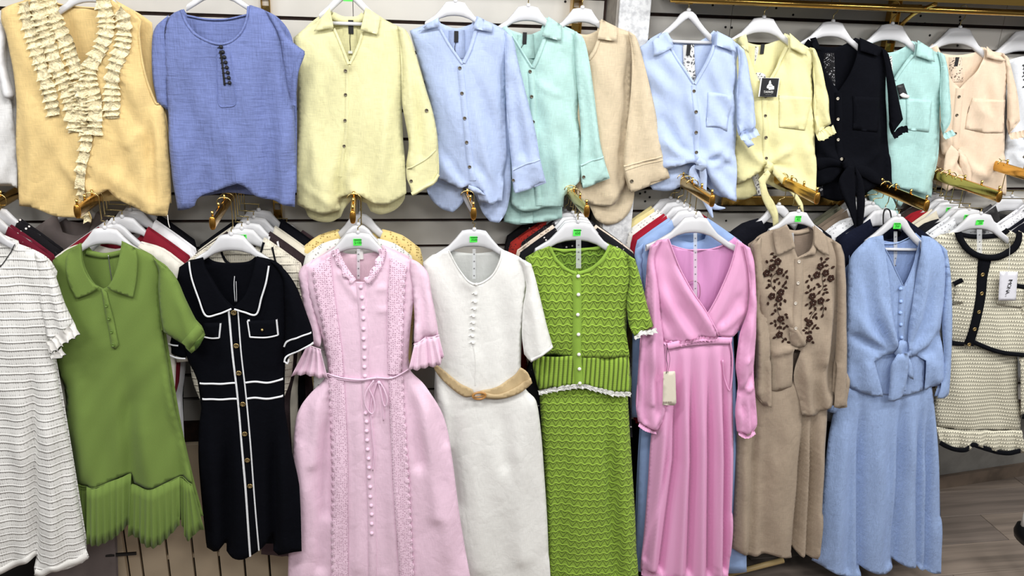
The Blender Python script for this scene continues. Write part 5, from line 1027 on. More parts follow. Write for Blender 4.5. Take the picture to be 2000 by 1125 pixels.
g.ruffle('hem_trim', [(1051, 764), (1075, 758), (1105, 752), (1135, 749), (1165, 756), (1200, 764), (1230, 764)], 9, RB, WT, amp=.005, per=12, lift=.003, label='white crocheted hem edge')
g.ribbon('placket', [(1124, 533), (1125, 600), (1124, 660), (1125, 700), (1129, 748)], 17, L5, MP, .002, .0025, label='plain green button band')
g.ribbon('neck_band', [(1072, 480), (1080, 498), (1090, 512), (1106, 525), (1124, 532)], 7, L5, MP, .001, .002, wave=(1.5, .9)); g.ribbon('neck_band', [(1126, 531), (1142, 528), (1160, 517), (1180, 496), (1190, 480)], 7, L5, MP, .001, .002, wave=(1.5, .9)); g.ribbon('neck_band', [(1078, 489), (1100, 493), (1130, 492), (1165, 489), (1187, 483)], 6, Sheet(g.Y, g.k, g.xc), MP, -.019, .002, wave=(2, 1.1))
for x, y in [(1126, 535), (1126, 570), (1125, 609), (1126, 647), (1127, 686), (1128, 714), (1129, 742)]: g.button(x, y, L5 if y < 690 else RB, PEARL, r=.0068, kind='ball', lift=.005, name='pearl_button', label='round pearl button')
tape_strip(g.o, 1130, 468, 524, -.266, wpx=10)
hanger(1130, 437, -.255, 1.05, 'A', 5, 'white broad hanger with green price sticker in the green knit cardigan', '650', stk=(18, 13))
# L6 pink wrap dress
c = (231, 169, 209); M = fabric('jersey', c)
g = Garment('wrap_dress', 'bright pink jersey maxi dress with wrap bodice and long gathered sleeves', 'dress', -.255, 1345, 1150, k=.10)
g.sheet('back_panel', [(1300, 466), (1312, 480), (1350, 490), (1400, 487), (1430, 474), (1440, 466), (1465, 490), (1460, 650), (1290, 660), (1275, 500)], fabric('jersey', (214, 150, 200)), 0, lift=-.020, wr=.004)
SK = g.sheet('skirt', [(1298, 660), 'S', (1294, 690), (1290, 740), (1282, 800), (1272, 860), (1266, 950), (1258, 1050), (1252, 1108), 'O', (1254, 1122), (1300, 1132), (1360, 1140), (1418, 1132), (1422, 1110), 'S', (1430, 1000), (1434, 900), (1433, 800), (1432, 720), (1428, 660)], M, .028, R=34, res=4, lift=-.008, wseed=151,
    folds=[([(1322, 680), (1318, 900), (1290, 1110)], 6, -.026, 1), ([(1335, 680), (1336, 900), (1325, 1115)], 7, .018), ([(1350, 680), (1352, 900), (1345, 1115)], 5, -.024, 1), ([(1368, 680), (1368, 900), (1366, 1118)], 8, .018), ([(1384, 680), (1386, 900), (1384, 1118)], 5, -.024, 1), ([(1400, 680), (1404, 900), (1402, 1115)], 7, .018), ([(1412, 680), (1418, 900), (1414, 1110)], 5, -.026, 1), ([(1305, 690), (1290, 880), (1272, 1105)], 8, .018), ([(1312, 800), (1300, 900), (1262, 1090)], 4, -.012), ([(1425, 800), (1428, 1080)], 5, .006), ([(1390, 800), (1394, 1100)], 4, .006)], label='gathered long skirt')
g.ruffle('elastic_hem', [(1253, 1116), (1300, 1126), (1360, 1134), (1420, 1126)], 14, SK, M, amp=.0025, per=5, edge=.1, lift=.003)
L6 = g.sheet('front_panel', [(1302, 464), 'S', (1285, 470), (1270, 486), (1274, 540), (1284, 600), (1288, 640), (1291, 664), 'O', (1310, 671), (1330, 667), (1352, 660), (1398, 655), (1392, 640), (1376, 606), (1350, 568), (1328, 528), (1314, 496)], M, .026, R=36, wr=.003, wseed=153, folds=[([(1300, 480), (1330, 560), (1390, 645)], 8, .008), ([(1292, 520), (1320, 590), (1370, 655)], 7, -.008), ([(1288, 560), (1310, 610), (1345, 658)], 7, .008), ([(1288, 600), (1300, 630), (1320, 665)], 6, -.007), ([(1315, 520), (1345, 580), (1392, 638)], 4, .006)], label='left wrap bodice panel')
L6b = g.sheet('front_panel', [(1438, 466), 'S', (1458, 480), (1468, 520), (1466, 580), (1462, 615), 'O', (1448, 640), (1432, 656), (1415, 658), (1398, 652), (1386, 636), (1372, 616), (1386, 598), (1404, 565), (1424, 520)], M, .022, R=30, lift=-.006, wr=.003, wseed=155, folds=[([(1440, 500), (1420, 570), (1392, 630)], 7, .006), ([(1398, 648), (1425, 630), (1455, 600)], 7, .008), ([(1400, 640), (1425, 610), (1448, 570)], 7, -.007)], label='right wrap bodice panel')
g.cord('neckline_edge', [(1303, 464), (1314, 496), (1328, 528), (1350, 568), (1376, 606), (1398, 652)], .0022, L6, M, .002); g.cord('neckline_edge', [(1438, 466), (1424, 520), (1404, 565), (1386, 598), (1373, 617)], .0022, L6b, M, .002); g.cord('neckline_edge', [(1312, 481), (1350, 491), (1400, 488), (1430, 475)], .002, Sheet(g.Y, g.k, g.xc), M, -.018)
g.ribbon('waistband', [(1302, 674), (1340, 668), (1390, 664), (1429, 664)], 12, SK, M, .006, .003); g.ruffle('bodice_gather', [(1292, 664), (1312, 671), (1335, 666), (1355, 660), (1396, 656)], 8, L6, M, amp=.006, per=7, lift=.002)
g.cord('waist_tie', [(1424, 662), (1430, 700), (1424, 760), (1414, 735), (1408, 700)], .003, SK, M, .008)
for pts, lab, fo in (([(1290, 466), 'S', (1268, 478), (1262, 505), (1258, 560), (1250, 630), (1244, 720), (1240, 790), (1244, 820), (1258, 830), (1280, 838), (1292, 820), (1298, 790), (1296, 700), (1290, 630), (1280, 540), (1276, 500)], 'long left sleeve', [([(1272, 490), (1272, 600), (1268, 780)], 6, .010), ([(1264, 560), (1258, 700), (1258, 815)], 5, -.010), ([(1282, 620), (1282, 740), (1282, 825)], 6, -.009), ([(1290, 700), (1288, 800), (1270, 832)], 5, .008)]),
        ([(1448, 474), 'S', (1462, 482), (1470, 510), (1474, 580), (1473, 650), (1469, 720), (1473, 780), (1476, 825), (1470, 838), (1452, 846), (1436, 838), (1433, 800), (1438, 750), (1434, 710), (1442, 650), (1458, 600), (1460, 540)], 'long right sleeve ruched at the elbow', [([(1464, 600), (1452, 680), (1448, 740)], 6, .009), ([(1440, 745), (1456, 755), (1470, 745)], 5, .008), ([(1438, 770), (1452, 745), (1466, 725)], 5, -.009), ([(1446, 780), (1450, 810), (1446, 838)], 4, -.008), ([(1460, 770), (1466, 800), (1464, 835)], 4, -.008), ([(1453, 760), (1456, 800), (1456, 838)], 4, .008), ([(1438, 730), (1446, 700), (1464, 690)], 4, .006)])):
    s_ = g.sheet('sleeve', pts, M, .024, R=18, res=5, double=True, lift=.014, wr=.003, wseed=157, wsc=.7, folds=fo, label=lab)
    if 'left' in lab: g.ruffle('wrist_elastic', [(1244, 822), (1258, 832), (1278, 838)], 7, s_, M, amp=.002, per=5, edge=.1)
    else: g.ruffle('wrist_elastic', [(1437, 838), (1452, 846), (1470, 838)], 7, s_, M, amp=.002, per=5, edge=.1)
SB = Sheet(g.Y, g.k, g.xc)
TG = g.sheet('paper_tag', [(1296, 726), (1318, 725), (1319, 729), (1321, 787), (1317, 792), (1294, 791)], solid('cream_card', (228, 220, 202), .7), 0, on=Sheet(g.Y-.045, g.k, g.xc), lift=.0, thick=.001, label='cream rectangular paper tag')
g.cord('tag_string', [(1303, 678), (1301, 700), (1303, 712), (1301, 729)], .0010, Sheet(g.Y-.045, g.k, g.xc), LBL, .002); g.cord('tag_string', [(1303, 678), (1308, 700), (1304, 727)], .0007, Sheet(g.Y-.045, g.k, g.xc), LBL, .002)
for k in range(4): g.ribbon('tag_print', [(1294.5+k*4.6, 786), (1298+k*4.6, 786)], 4, TG, solid('faded_print', (150, 140, 128), .7), .0012, 0)
g.cord('ring_loop', [(1346, 590), (1341, 570), (1345, 553), (1355, 549), (1366, 555), (1368, 575), (1364, 588), (1358, 590), (1356, 583)], .0016, SB, solid('rose_wire', (190, 130, 160), .3, .3), -.004, label='pink wire loop', closed=False); tape_strip(g.o, 1358, 455, 592, -.257, wpx=7)
hanger(1360, 426, -.25, .88, 'A', 6, cut=False, label= 'white broad hanger with notched ends in the bright pink wrap dress')
# L7 taupe
c = (166, 150, 132); M = fabric('linen', c); EMB = fabric('plain', (50, 30, 22))
g = Garment('embroidered_set', 'taupe shirt with dark brown flower embroidery over a matching skirt', 'shirt and skirt', -.25, 1530, 1090, k=.10)
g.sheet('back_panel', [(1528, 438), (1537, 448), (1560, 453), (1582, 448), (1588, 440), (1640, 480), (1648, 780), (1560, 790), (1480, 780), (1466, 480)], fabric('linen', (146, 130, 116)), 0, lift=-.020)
SK = g.sheet('skirt', [(1478, 740), 'S', (1446, 800), (1440, 900), (1436, 1000), (1430, 1073), 'O', (1450, 1083), (1470, 1088), (1500, 1082), (1545, 1087), (1553, 1076), (1562, 1084), (1577, 1089), (1585, 1090), (1597, 1092), 'S', (1606, 1000), (1614, 880), (1620, 780), (1622, 740)], M, .024, R=34, res=5, lift=-.012, wseed=161, wr=.003,
    folds=[([(1574, 790), (1566, 930), (1552, 1080)], 5, -.028, 1), ([(1590, 790), (1586, 930), (1577, 1086)], 5, -.026, 1), ([(1474, 800), (1472, 950), (1466, 1085)], 7, -.014, 1), ([(1530, 800), (1525, 1080)], 20, .012), ([(1605, 800), (1598, 1080)], 8, .010), ([(1455, 800), (1450, 1075)], 9, .010), ([(1495, 800), (1490, 1080)], 10, -.008), ([(1582, 800), (1572, 1085)], 6, .010)], label='long taupe skirt')
L7 = g.sheet('front_panel', [(1528, 440), 'S', (1506, 450), (1480, 463), (1466, 478), (1474, 560), (1490, 640), (1500, 700), (1500, 768), 'O', (1545, 757), (1545, 676), (1560, 682), (1548, 730), (1560, 780), (1563, 806), (1578, 808), (1592, 808), (1602, 800), (1616, 790), (1624, 780), 'S', (1632, 700), (1640, 600), (1644, 500), (1634, 474), (1610, 458), 'O', (1588, 442), (1584, 474), (1576, 488), (1554, 500), (1546, 482), (1537, 454)], M, .026, R=44, wr=.003, wseed=163,
    folds=[([(1560, 672), (1530, 680), (1500, 690)], 7, .010), ([(1562, 668), (1545, 640), (1528, 600)], 7, .008), ([(1620, 560), (1618, 640), (1606, 700)], 10, .012), ([(1566, 690), (1570, 740), (1578, 800)], 7, .010), ([(1556, 690), (1556, 740), (1566, 800)], 5, -.010), ([(1608, 660), (1602, 740), (1612, 790)], 9, .010), ([(1590, 680), (1592, 740), (1594, 800)], 9, -.009), ([(1630, 520), (1628, 640), (1620, 760)], 8, -.010), ([(1520, 690), (1522, 755)], 10, .006), ([(1545, 620), (1560, 650), (1566, 670)], 8, .010)])
g.sheet('front_fold', [(1535, 634), (1548, 636), (1562, 655), (1568, 670), (1556, 674), (1540, 668)], M, .006, on=L7, lift=.006, label='pale knotted fold at the waist')
g.sheet('sleeve', [(1484, 460), 'S', (1466, 476), (1470, 540), (1474, 640), (1475, 740), (1472, 768), 'O', (1488, 788), (1501, 790), 'S', (1502, 700), (1498, 600), (1488, 520)], M, .022, R=18, double=True, lift=.010, wr=.003, wseed=165, folds=[([(1480, 500), (1486, 620), (1490, 780)], 5, -.008), ([(1476, 560), (1480, 680), (1482, 760)], 4, .006)], label='long left sleeve')
S7r = g.sheet('sleeve', [(1622, 466), 'S', (1638, 476), (1645, 500), (1649, 600), (1650, 700), (1651, 792), 'O', (1640, 794), (1622, 789), 'S', (1627, 700), (1632, 600), (1630, 520)], M, .022, R=16, double=True, lift=.014, wr=.002, wseed=167, folds=[([(1638, 520), (1640, 650), (1638, 780)], 6, .005)], label='long right sleeve'); g.sheet('cuff', [(1648, 722), (1655, 738), (1652, 782), (1646, 770)], M, .004, on=S7r, lift=-.004, label='cuff edge')
g.sheet('collar', [(1529, 434), (1506, 449), (1507, 470), (1511, 495), (1528, 488), (1545, 479), (1541, 465), (1537, 450)], M, 0, res=5, on=L7, lift=.012, label='left collar wing'); g.sheet('collar', [(1586, 437), (1609, 457), (1611, 495), (1598, 489), (1589, 481), (1584, 474)], M, 0, res=5, on=L7, lift=.012, label='right collar wing')
g.sheet('collar_stand', [(1584, 474), (1589, 482), (1586, 495), (1570, 497), (1556, 500), (1572, 490)], M, .003, on=L7, lift=.008); SB = Sheet(g.Y, g.k, g.xc); g.ribbon('collar_stand', [(1535, 452), (1560, 458), (1585, 453)], 8, SB, M, -.017, .002)
g.ribbon('placket', [(1556, 503), (1556, 560), (1552, 610), (1548, 650)], 18, L7, M, .001, .0014, label='button placket'); buttons(g, [(1556, 508), (1553, 549), (1549, 589), (1545, 634)], L7, solid('clear_shell_button', (206, 198, 186), .1, spec=.8), r=.006, lift=.003)
ZX, ZY = lambda x: 1490+x*.1956, lambda y: 480+y*.1956
lm = None
def leaf_mesh():
    prof = [(-1, 0), (-.6, .45), (-.1, .62), (.4, .5), (.8, .2), (1, 0)]; V = []; 
    for x, w_ in prof: V += [(x, 0, w_), (x, -.3 if abs(x) < .9 else 0, 0), (x, 0, -w_)]
    F = []
    for i in range(5): F += [(3*i, 3*i+3, 3*i+4, 3*i+1), (3*i+1, 3*i+4, 3*i+5, 3*i+2)]
    me = bpy.data.meshes.new('embroidered_leaf'); me.from_pydata([(a*.0075, b*.0075, c_*.0075) for a, b, c_ in V], [], F); return me
def flower_mesh():
    V = [(0, -.0028, 0)]; F = []; n = 40
    for r, h in ((.35, .0022), (.6, .0036), (.85, .0034), (1, .0004)):
        for k in range(n):
            a = 2*math.pi*k/n; pet = .78+.22*abs(math.cos(2.5*a)); V.append((r*.0125*pet*math.cos(a), -h*(.7+.5*abs(math.cos(2.5*a))), r*.0125*pet*math.sin(a)))
    F = [(0, 1+k, 1+(k+1) % n) for k in range(n)]
    for j in range(3):
        for k in range(n): F.append((1+j*n+k, 1+(j+1)*n+k, 1+(j+1)*n+(k+1) % n, 1+j*n+(k+1) % n))
    me = bpy.data.meshes.new('embroidered_flower'); me.from_pydata(V, [], F); return me
LM, FM = leaf_mesh(), flower_mesh()
for x, y in [(70, 200), (20, 262), (120, 140), (140, 237), (160, 450), (65, 485), (140, 510), (160, 715), (145, 870), (550, 190), (600, 255), (515, 275), (655, 310), (465, 485), (475, 550), (550, 530), (435, 750), (430, 900)]:
    place('embroidered_flower', FM, EMB, g.o, L7.pt(ZX(x), ZY(y), .002), random.random()*6, 1.15)
    p = L7.pt(ZX(x), ZY(y), .0055); place('bead', lathe_mesh('bead', [(.0013, 0), (.0008, .0008)]), solid('bead_pale', (190, 180, 165), .3), g.o, p)
for x, y, a in [(70, 65, 20), (95, 95, 20), (65, 130, 0), (20, 145, -50), (205, 240, 60), (180, 275, 80), (215, 295, -60), (65, 280, 90), (45, 335, -30), (100, 340, -60), (125, 318, 20), (145, 360, 90), (205, 350, 80), (185, 385, 70), (210, 405, -20), (45, 380, -45), (25, 400, 20), (95, 405, 90), (30, 560, -80), (200, 535, -60), (155, 565, -80), (105, 570, 60), (145, 612, -30), (105, 632, -60), (80, 665, 30), (200, 662, -10), (208, 688, -50), (70, 760, 0), (105, 740, -60), (110, 778, -75), (185, 760, -20), (222, 785, -30), (135, 802, 60), (162, 802, -60), (196, 808, 60), (98, 902, 20), (180, 932, 70), (207, 915, -45), (237, 947, -30),
                (560, 115, -60), (615, 115, 20), (588, 148, 20), (610, 181, 0), (675, 200, 30), (445, 290, -60), (417, 340, 50), (465, 320, -75), (525, 368, -20), (540, 388, 20), (590, 328, 60), (598, 382, 20), (430, 392, -80), (486, 407, 75), (452, 425, 60), (415, 450, 0), (600, 418, 10), (612, 447, -15), (578, 460, 70), (535, 447, 70), (617, 520, 20), (415, 572, 40), (452, 600, 60), (500, 612, -70), (562, 607, 70), (597, 607, -70), (572, 682, 75), (455, 652, 45), (502, 667, 50), (400, 708, 50), (412, 722, 20), (480, 692, 70), (510, 702, -60), (370, 816, 0), (402, 797, -20), (395, 842, 60), (421, 842, 60), (447, 837, -60), (470, 798, 60), (491, 776, 50), (517, 800, -10), (470, 940, -40), (387, 937, -70), (385, 972, 30)]:
    place('embroidered_leaf', LM, EMB, g.o, L7.pt(ZX(x), ZY(y), .002), -math.radians(a), random.uniform(1.0, 1.15))
for s_ in ([(75, 70), (110, 130), (130, 240), (95, 270), (65, 330), (75, 400), (110, 440)], [(120, 450), (120, 560), (130, 640), (160, 715), (150, 800), (145, 870), (190, 915)], [(560, 130), (560, 200), (530, 275), (470, 320)], [(640, 210), (570, 290), (575, 400), (510, 470), (470, 520)], [(480, 570), (495, 630), (450, 690), (430, 760), (430, 860), (420, 910), (390, 970)], [(550, 540), (580, 590), (573, 670)]):
    g.cord('embroidered_stem', [(ZX(x), ZY(y)) for x, y in s_], .0009, L7, EMB, .0015, dense=8, n=5)
g.ribbon('size_tape', [(1550, 456), (1551, 494)], 8, SB, solid('clear_strap', (225, 228, 232), .2, alpha=.55), -.010, .0005, label='clear plastic size tape')
hanger(1560, 415, -.245, .66, 'A', 7, 'white broad hanger with green price sticker in the taupe embroidered shirt', '02', stk=(13, 11))
# L8 blue set
c = (152, 175, 217); M = fabric('crinkle', c)
g = Garment('tied_set', 'sky blue crinkled overshirt tied at the waist over a long skirt', 'shirt and skirt', -.247, 1740, 1120, k=.10)
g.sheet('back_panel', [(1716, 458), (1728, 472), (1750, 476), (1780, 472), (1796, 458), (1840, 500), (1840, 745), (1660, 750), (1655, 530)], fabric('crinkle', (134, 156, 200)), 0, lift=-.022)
SK = g.sheet('skirt', [(1660, 745), 'S', (1640, 780), (1622, 850), (1610, 940), (1604, 1010), (1598, 1070), (1588, 1098), 'O', (1608, 1108), (1640, 1120), (1660, 1126), (1680, 1128), (1682, 1108), (1705, 1114), (1728, 1120), (1738, 1114), (1746, 1104), (1748, 1097), (1770, 1104), (1794, 1108), (1797, 1112), (1812, 1117), (1822, 1120), (1836, 1118), 'S', (1840, 1010), (1838, 920), (1834, 860), (1828, 800), (1820, 745)], M, .028, R=36, res=5, lift=-.012, wseed=171, wr=.003,
    folds=[([(1682, 770), (1680, 930), (1679, 1110)], 6, -.022, 1), ([(1762, 770), (1757, 930), (1747, 1100)], 6, -.020, 1), ([(1799, 770), (1795, 930), (1795, 1105)], 6, -.022, 1), ([(1812, 770), (1815, 930), (1812, 1112)], 4, -.022, 1), ([(1650, 800), (1640, 950), (1632, 1115)], 14, .012), ([(1715, 780), (1712, 950), (1705, 1112)], 16, .012), ([(1780, 780), (1775, 950), (1772, 1100)], 10, .010), ([(1740, 780), (1735, 1100)], 8, -.008), ([(1666, 800), (1655, 1110)], 8, -.008)], label='long flowing skirt')
VS = g.sheet('inner_vest', [(1718, 476), 'S', (1704, 600), (1698, 700), 'O', (1696, 766), (1760, 772), (1800, 760), 'S', (1806, 690), (1800, 560), (1796, 470), 'O', (1788, 500), (1776, 528), (1762, 556), (1748, 530), (1734, 500), (1723, 482)], M, .014, R=30, wr=.002, wseed=173, label='buttoned inner vest')
g.ribbon('vest_placket', [(1760, 556), (1758, 620), (1758, 680), (1760, 760)], 14, VS, M, .001, .0014); g.cord('vest_neck', [(1723, 480), (1734, 500), (1748, 530), (1761, 556)], .0015, VS, M, .001); g.cord('vest_neck', [(1796, 470), (1788, 500), (1776, 528), (1762, 556)], .0015, VS, M, .001); g.cord('vest_neck', [(1719, 476), (1735, 479), (1755, 478), (1775, 470), (1790, 462)], .0016, Sheet(g.Y, g.k, g.xc), fabric('plain', (165, 190, 232)), -.018)
BB = fabric('plain', (158, 184, 232)); buttons(g, [(1755, 562), (1756, 587), (1755, 609), (1756, 632), (1757, 657), (1760, 738)], VS, BB, r=.0068, kind='dome', lift=.003, label='blue covered button')
LL = g.sheet('overshirt_panel', [(1717, 456), 'S', (1695, 464), (1672, 484), (1658, 508), (1654, 560), (1650, 640), (1652, 700), (1650, 742), (1658, 756), 'O', (1672, 762), (1700, 768), (1716, 767), (1700, 700), (1720, 690), (1742, 684), (1742, 672), (1738, 640), (1732, 590), (1724, 520), (1720, 480)], M, .028, R=40, lift=.006, wr=.003, wseed=175, folds=[([(1700, 480), (1712, 580), (1740, 675)], 9, .012), ([(1680, 520), (1700, 620), (1736, 680)], 8, -.010), ([(1656, 650), (1695, 668), (1738, 690)], 6, -.014, -1), ([(1664, 600), (1690, 650), (1730, 684)], 9, .010), ([(1722, 500), (1728, 590), (1740, 665)], 4, .006), ([(1690, 700), (1688, 760)], 9, .008), ([(1670, 700), (1668, 755)], 7, -.006)], label='left overshirt front')
LR = g.sheet('overshirt_panel', [(1792, 456), 'S', (1815, 462), (1834, 476), (1844, 500), (1842, 580), (1836, 640), (1842, 700), (1844, 738), (1834, 752), 'O', (1815, 756), (1800, 758), (1802, 700), (1785, 692), (1768, 692), (1765, 675), (1768, 640), (1774, 600), (1784, 540), (1790, 490)], M, .028, R=40, lift=.006, wr=.003, wseed=177, folds=[([(1802, 480), (1795, 580), (1768, 675)], 9, .012), ([(1820, 520), (1800, 620), (1772, 684)], 8, -.010), ([(1836, 640), (1815, 680), (1775, 694)], 6, -.014, 1), ([(1830, 590), (1812, 650), (1776, 686)], 9, .010), ([(1790, 480), (1783, 560), (1768, 660)], 4, -.006), ([(1820, 700), (1826, 748)], 9, .008)], label='right overshirt front')
g.sheet('sleeve', [(1834, 476), 'S', (1848, 494), (1856, 560), (1858, 640), (1856, 720), (1852, 768), 'O', (1845, 776), (1826, 774), 'S', (1836, 740), (1842, 690), (1838, 620), (1844, 540)], M, .020, R=14, double=True, lift=.004, wr=.003, wseed=179, label='long right sleeve'); g.sheet('sleeve', [(1662, 500), 'S', (1656, 560), (1650, 680), (1640, 780), (1618, 796), 'O', (1618, 806), (1632, 808), 'S', (1650, 780), (1664, 640)], M, .012, R=12, lift=-.010, label='long left sleeve')
KN = g.sheet('knot', [(1742, 664), (1752, 660), (1766, 664), (1776, 676), (1774, 692), (1760, 694), (1744, 694), (1738, 684)], M, .018, R=12, on=LL, lift=.004, folds=[([(1748, 664), (1758, 680), (1756, 692)], 4, -.008), ([(1764, 666), (1764, 690)], 3, -.005)], label='front knot')
g.sheet('tie_end', [(1742, 684), (1764, 682), (1762, 720), (1754, 760), (1750, 772), (1736, 776), (1724, 775), (1728, 740), (1730, 705)], M, .012, R=10, on=VS, lift=.026, wr=.002, folds=[([(1752, 690), (1744, 770)], 4, -.006)], label='broad hanging tie end'); g.sheet('tie_end', [(1764, 690), (1772, 705), (1775, 735), (1768, 732), (1760, 724), (1758, 700)], M, .004, R=6, on=VS, lift=.018, label='pointed tie end')
tape_strip(g.o, 1749, 452, 532, -.228, wpx=7)
hanger(1757, 424, -.242, .75, 'B', 8, 'white wishbone hanger with green price sticker in the sky blue set', '350', stk=(15, 11), stk_off=(-.02, 0))
# L9 cream knit set
c = (226, 221, 200); M = fabric('tweedknit', c); BK = fabric('black', (15, 16, 20))
g = Garment('contrast_knit_set', 'cream openwork knit cardigan and skirt with black edging', 'knitted outfit', -.235, 1920, 880, k=.08)
g.sheet('back_panel', [(1862, 452), (1872, 462), (1895, 468), (1925, 469), (1960, 464), (1978, 452), (2030, 480), (2010, 680), (1850, 670), (1840, 480)], M, 0, lift=-.020)
SK = g.sheet('skirt', [(1846, 660), 'S', (1838, 720), (1830, 780), (1828, 810), (1830, 838), 'O', (1860, 840), (1900, 838), (1950, 842), (1990, 838), 'S', (1992, 780), (1992, 690)], M, .024, R=34, lift=-.012, wr=.003, wseed=181, label='short openwork skirt')
pleat_frill(g, 'skirt_frill', [(1830, 835), (1860, 839), (1900, 837), (1950, 841), (1991, 837)], [(1834, 862), (1856, 876), (1888, 872), (1895, 864), (1935, 876), (1965, 882), (1994, 878)], M, SK, n=110, rows=5, npl=6, amp=.016, lift=.002, label='gathered openwork frill')
g.ribbon('black_hem', [(1833, 862), (1845, 869), (1862, 874), (1880, 873), (1893, 864), (1905, 867), (1925, 874), (1945, 880), (1966, 880), (1993, 875)], 9, SK, BK, .014, .002, label='black hem edge')
L9 = g.sheet('front_panel', [(1860, 452), 'S', (1840, 458), (1825, 466), (1830, 540), (1845, 610), (1852, 668), 'O', (1880, 673), (1898, 668), (1930, 682), (1960, 688), (1996, 692), 'S', (2000, 600), (2010, 500), (2030, 478), (2010, 462), 'O', (1990, 450), (1980, 474), (1960, 492), (1930, 502), (1915, 503), (1890, 495), (1872, 476)], M, .026, R=38, wr=.003, wseed=183, folds=[([(1940, 600), (1950, 640), (1960, 680)], 14, .005), ([(1870, 560), (1865, 660)], 10, -.005)])
g.sheet('sleeve', [(2010, 462), 'S', (2030, 478), (2050, 600), (2050, 800), 'O', (2010, 806), (1986, 806), 'S', (1986, 700), (1992, 560), (2006, 500)], M, .02, R=20, lift=.010, label='long right sleeve'); g.ribbon('sleeve_edge', [(1985, 806), (2005, 808), (2050, 806)], 10, L9, BK, .012, .002, label='black sleeve edge')
g.ribbon('neck_band', [(1864, 450), (1869, 466), (1880, 482), (1898, 494), (1920, 499), (1945, 497), (1966, 486), (1979, 470), (1985, 450)], 12, L9, BK, .008, .004, label='black neck band'); g.ribbon('neck_band', [(1872, 458), (1900, 464), (1930, 465), (1960, 461), (1976, 452)], 9, Sheet(g.Y, g.k, g.xc), BK, -.016, .003, label='black neck band')
g.ribbon('button_band', [(1917, 500), (1913, 533), (1909, 569), (1902, 604), (1895, 638), (1888, 672)], [26, 19, 18, 17, 17, 17], L9, BK, .003, .003, label='black button band')
g.ribbon('hem_band', [(1851, 667), (1865, 670), (1880, 671)], 9, L9, BK, .003, .003, label='black hem band'); g.ribbon('hem_band', [(1896, 665), (1925, 677), (1955, 685), (1996, 690)], 9, L9, BK, .003, .003, label='black hem band')
g.sheet('pocket', [(1862, 553), (1874, 550), (1876, 590), (1858, 594)], M, 0, on=L9, lift=.003, thick=.002); g.ribbon('pocket_edge', [(1858, 553), (1874, 544)], 8, L9, BK, .005, .002, smooth=False); g.sheet('pocket', [(1944, 552), (1994, 560), (1990, 600), (1940, 592)], M, 0, on=L9, lift=.003, thick=.002); g.ribbon('pocket_edge', [(1944, 549), (1995, 558)], 9, L9, BK, .005, .002, smooth=False)
buttons(g, [(1918, 500), (1912, 533), (1909, 569), (1902, 604), (1895, 638), (1888, 670)], L9, GOLDA, r=.0075, kind='flat', lift=.006, name='gold_button', label='round gold button')
TG = g.sheet('hang_tag', [(1953, 530), (1988, 531), (1984, 587), (1950, 587)], solid('tag_white', (222, 222, 230), .6), 0, on=Sheet(g.Y-.045, g.k, g.xc), thick=.001, label='white hang tag reading IMONA')
p = TG.pt(1970, 560, .0012); text_mesh('tag_lettering', 'IMONA', .0215, LBL, g.o, p, math.pi/2, .0002, spacing=.8, sx=.95)
p = TG.pt(1964, 578, .0012); text_mesh('tag_small_print', 'II', .010, solid('grey_print', (150, 150, 150), .6), g.o, p, 0, .0001)
g.cord('tag_string', [(1972, 475), (1971, 505), (1970, 533)], .0007, Sheet(g.Y-.043, g.k, g.xc), WHT, .001)
tape_strip(g.o, 1913, 448, 500, -.238, wpx=10)
hanger(1919, 420, -.23, .80, 'A', 9, 'white broad hanger with green price sticker in the cream and black cardigan', '250', stk=(17, 9))
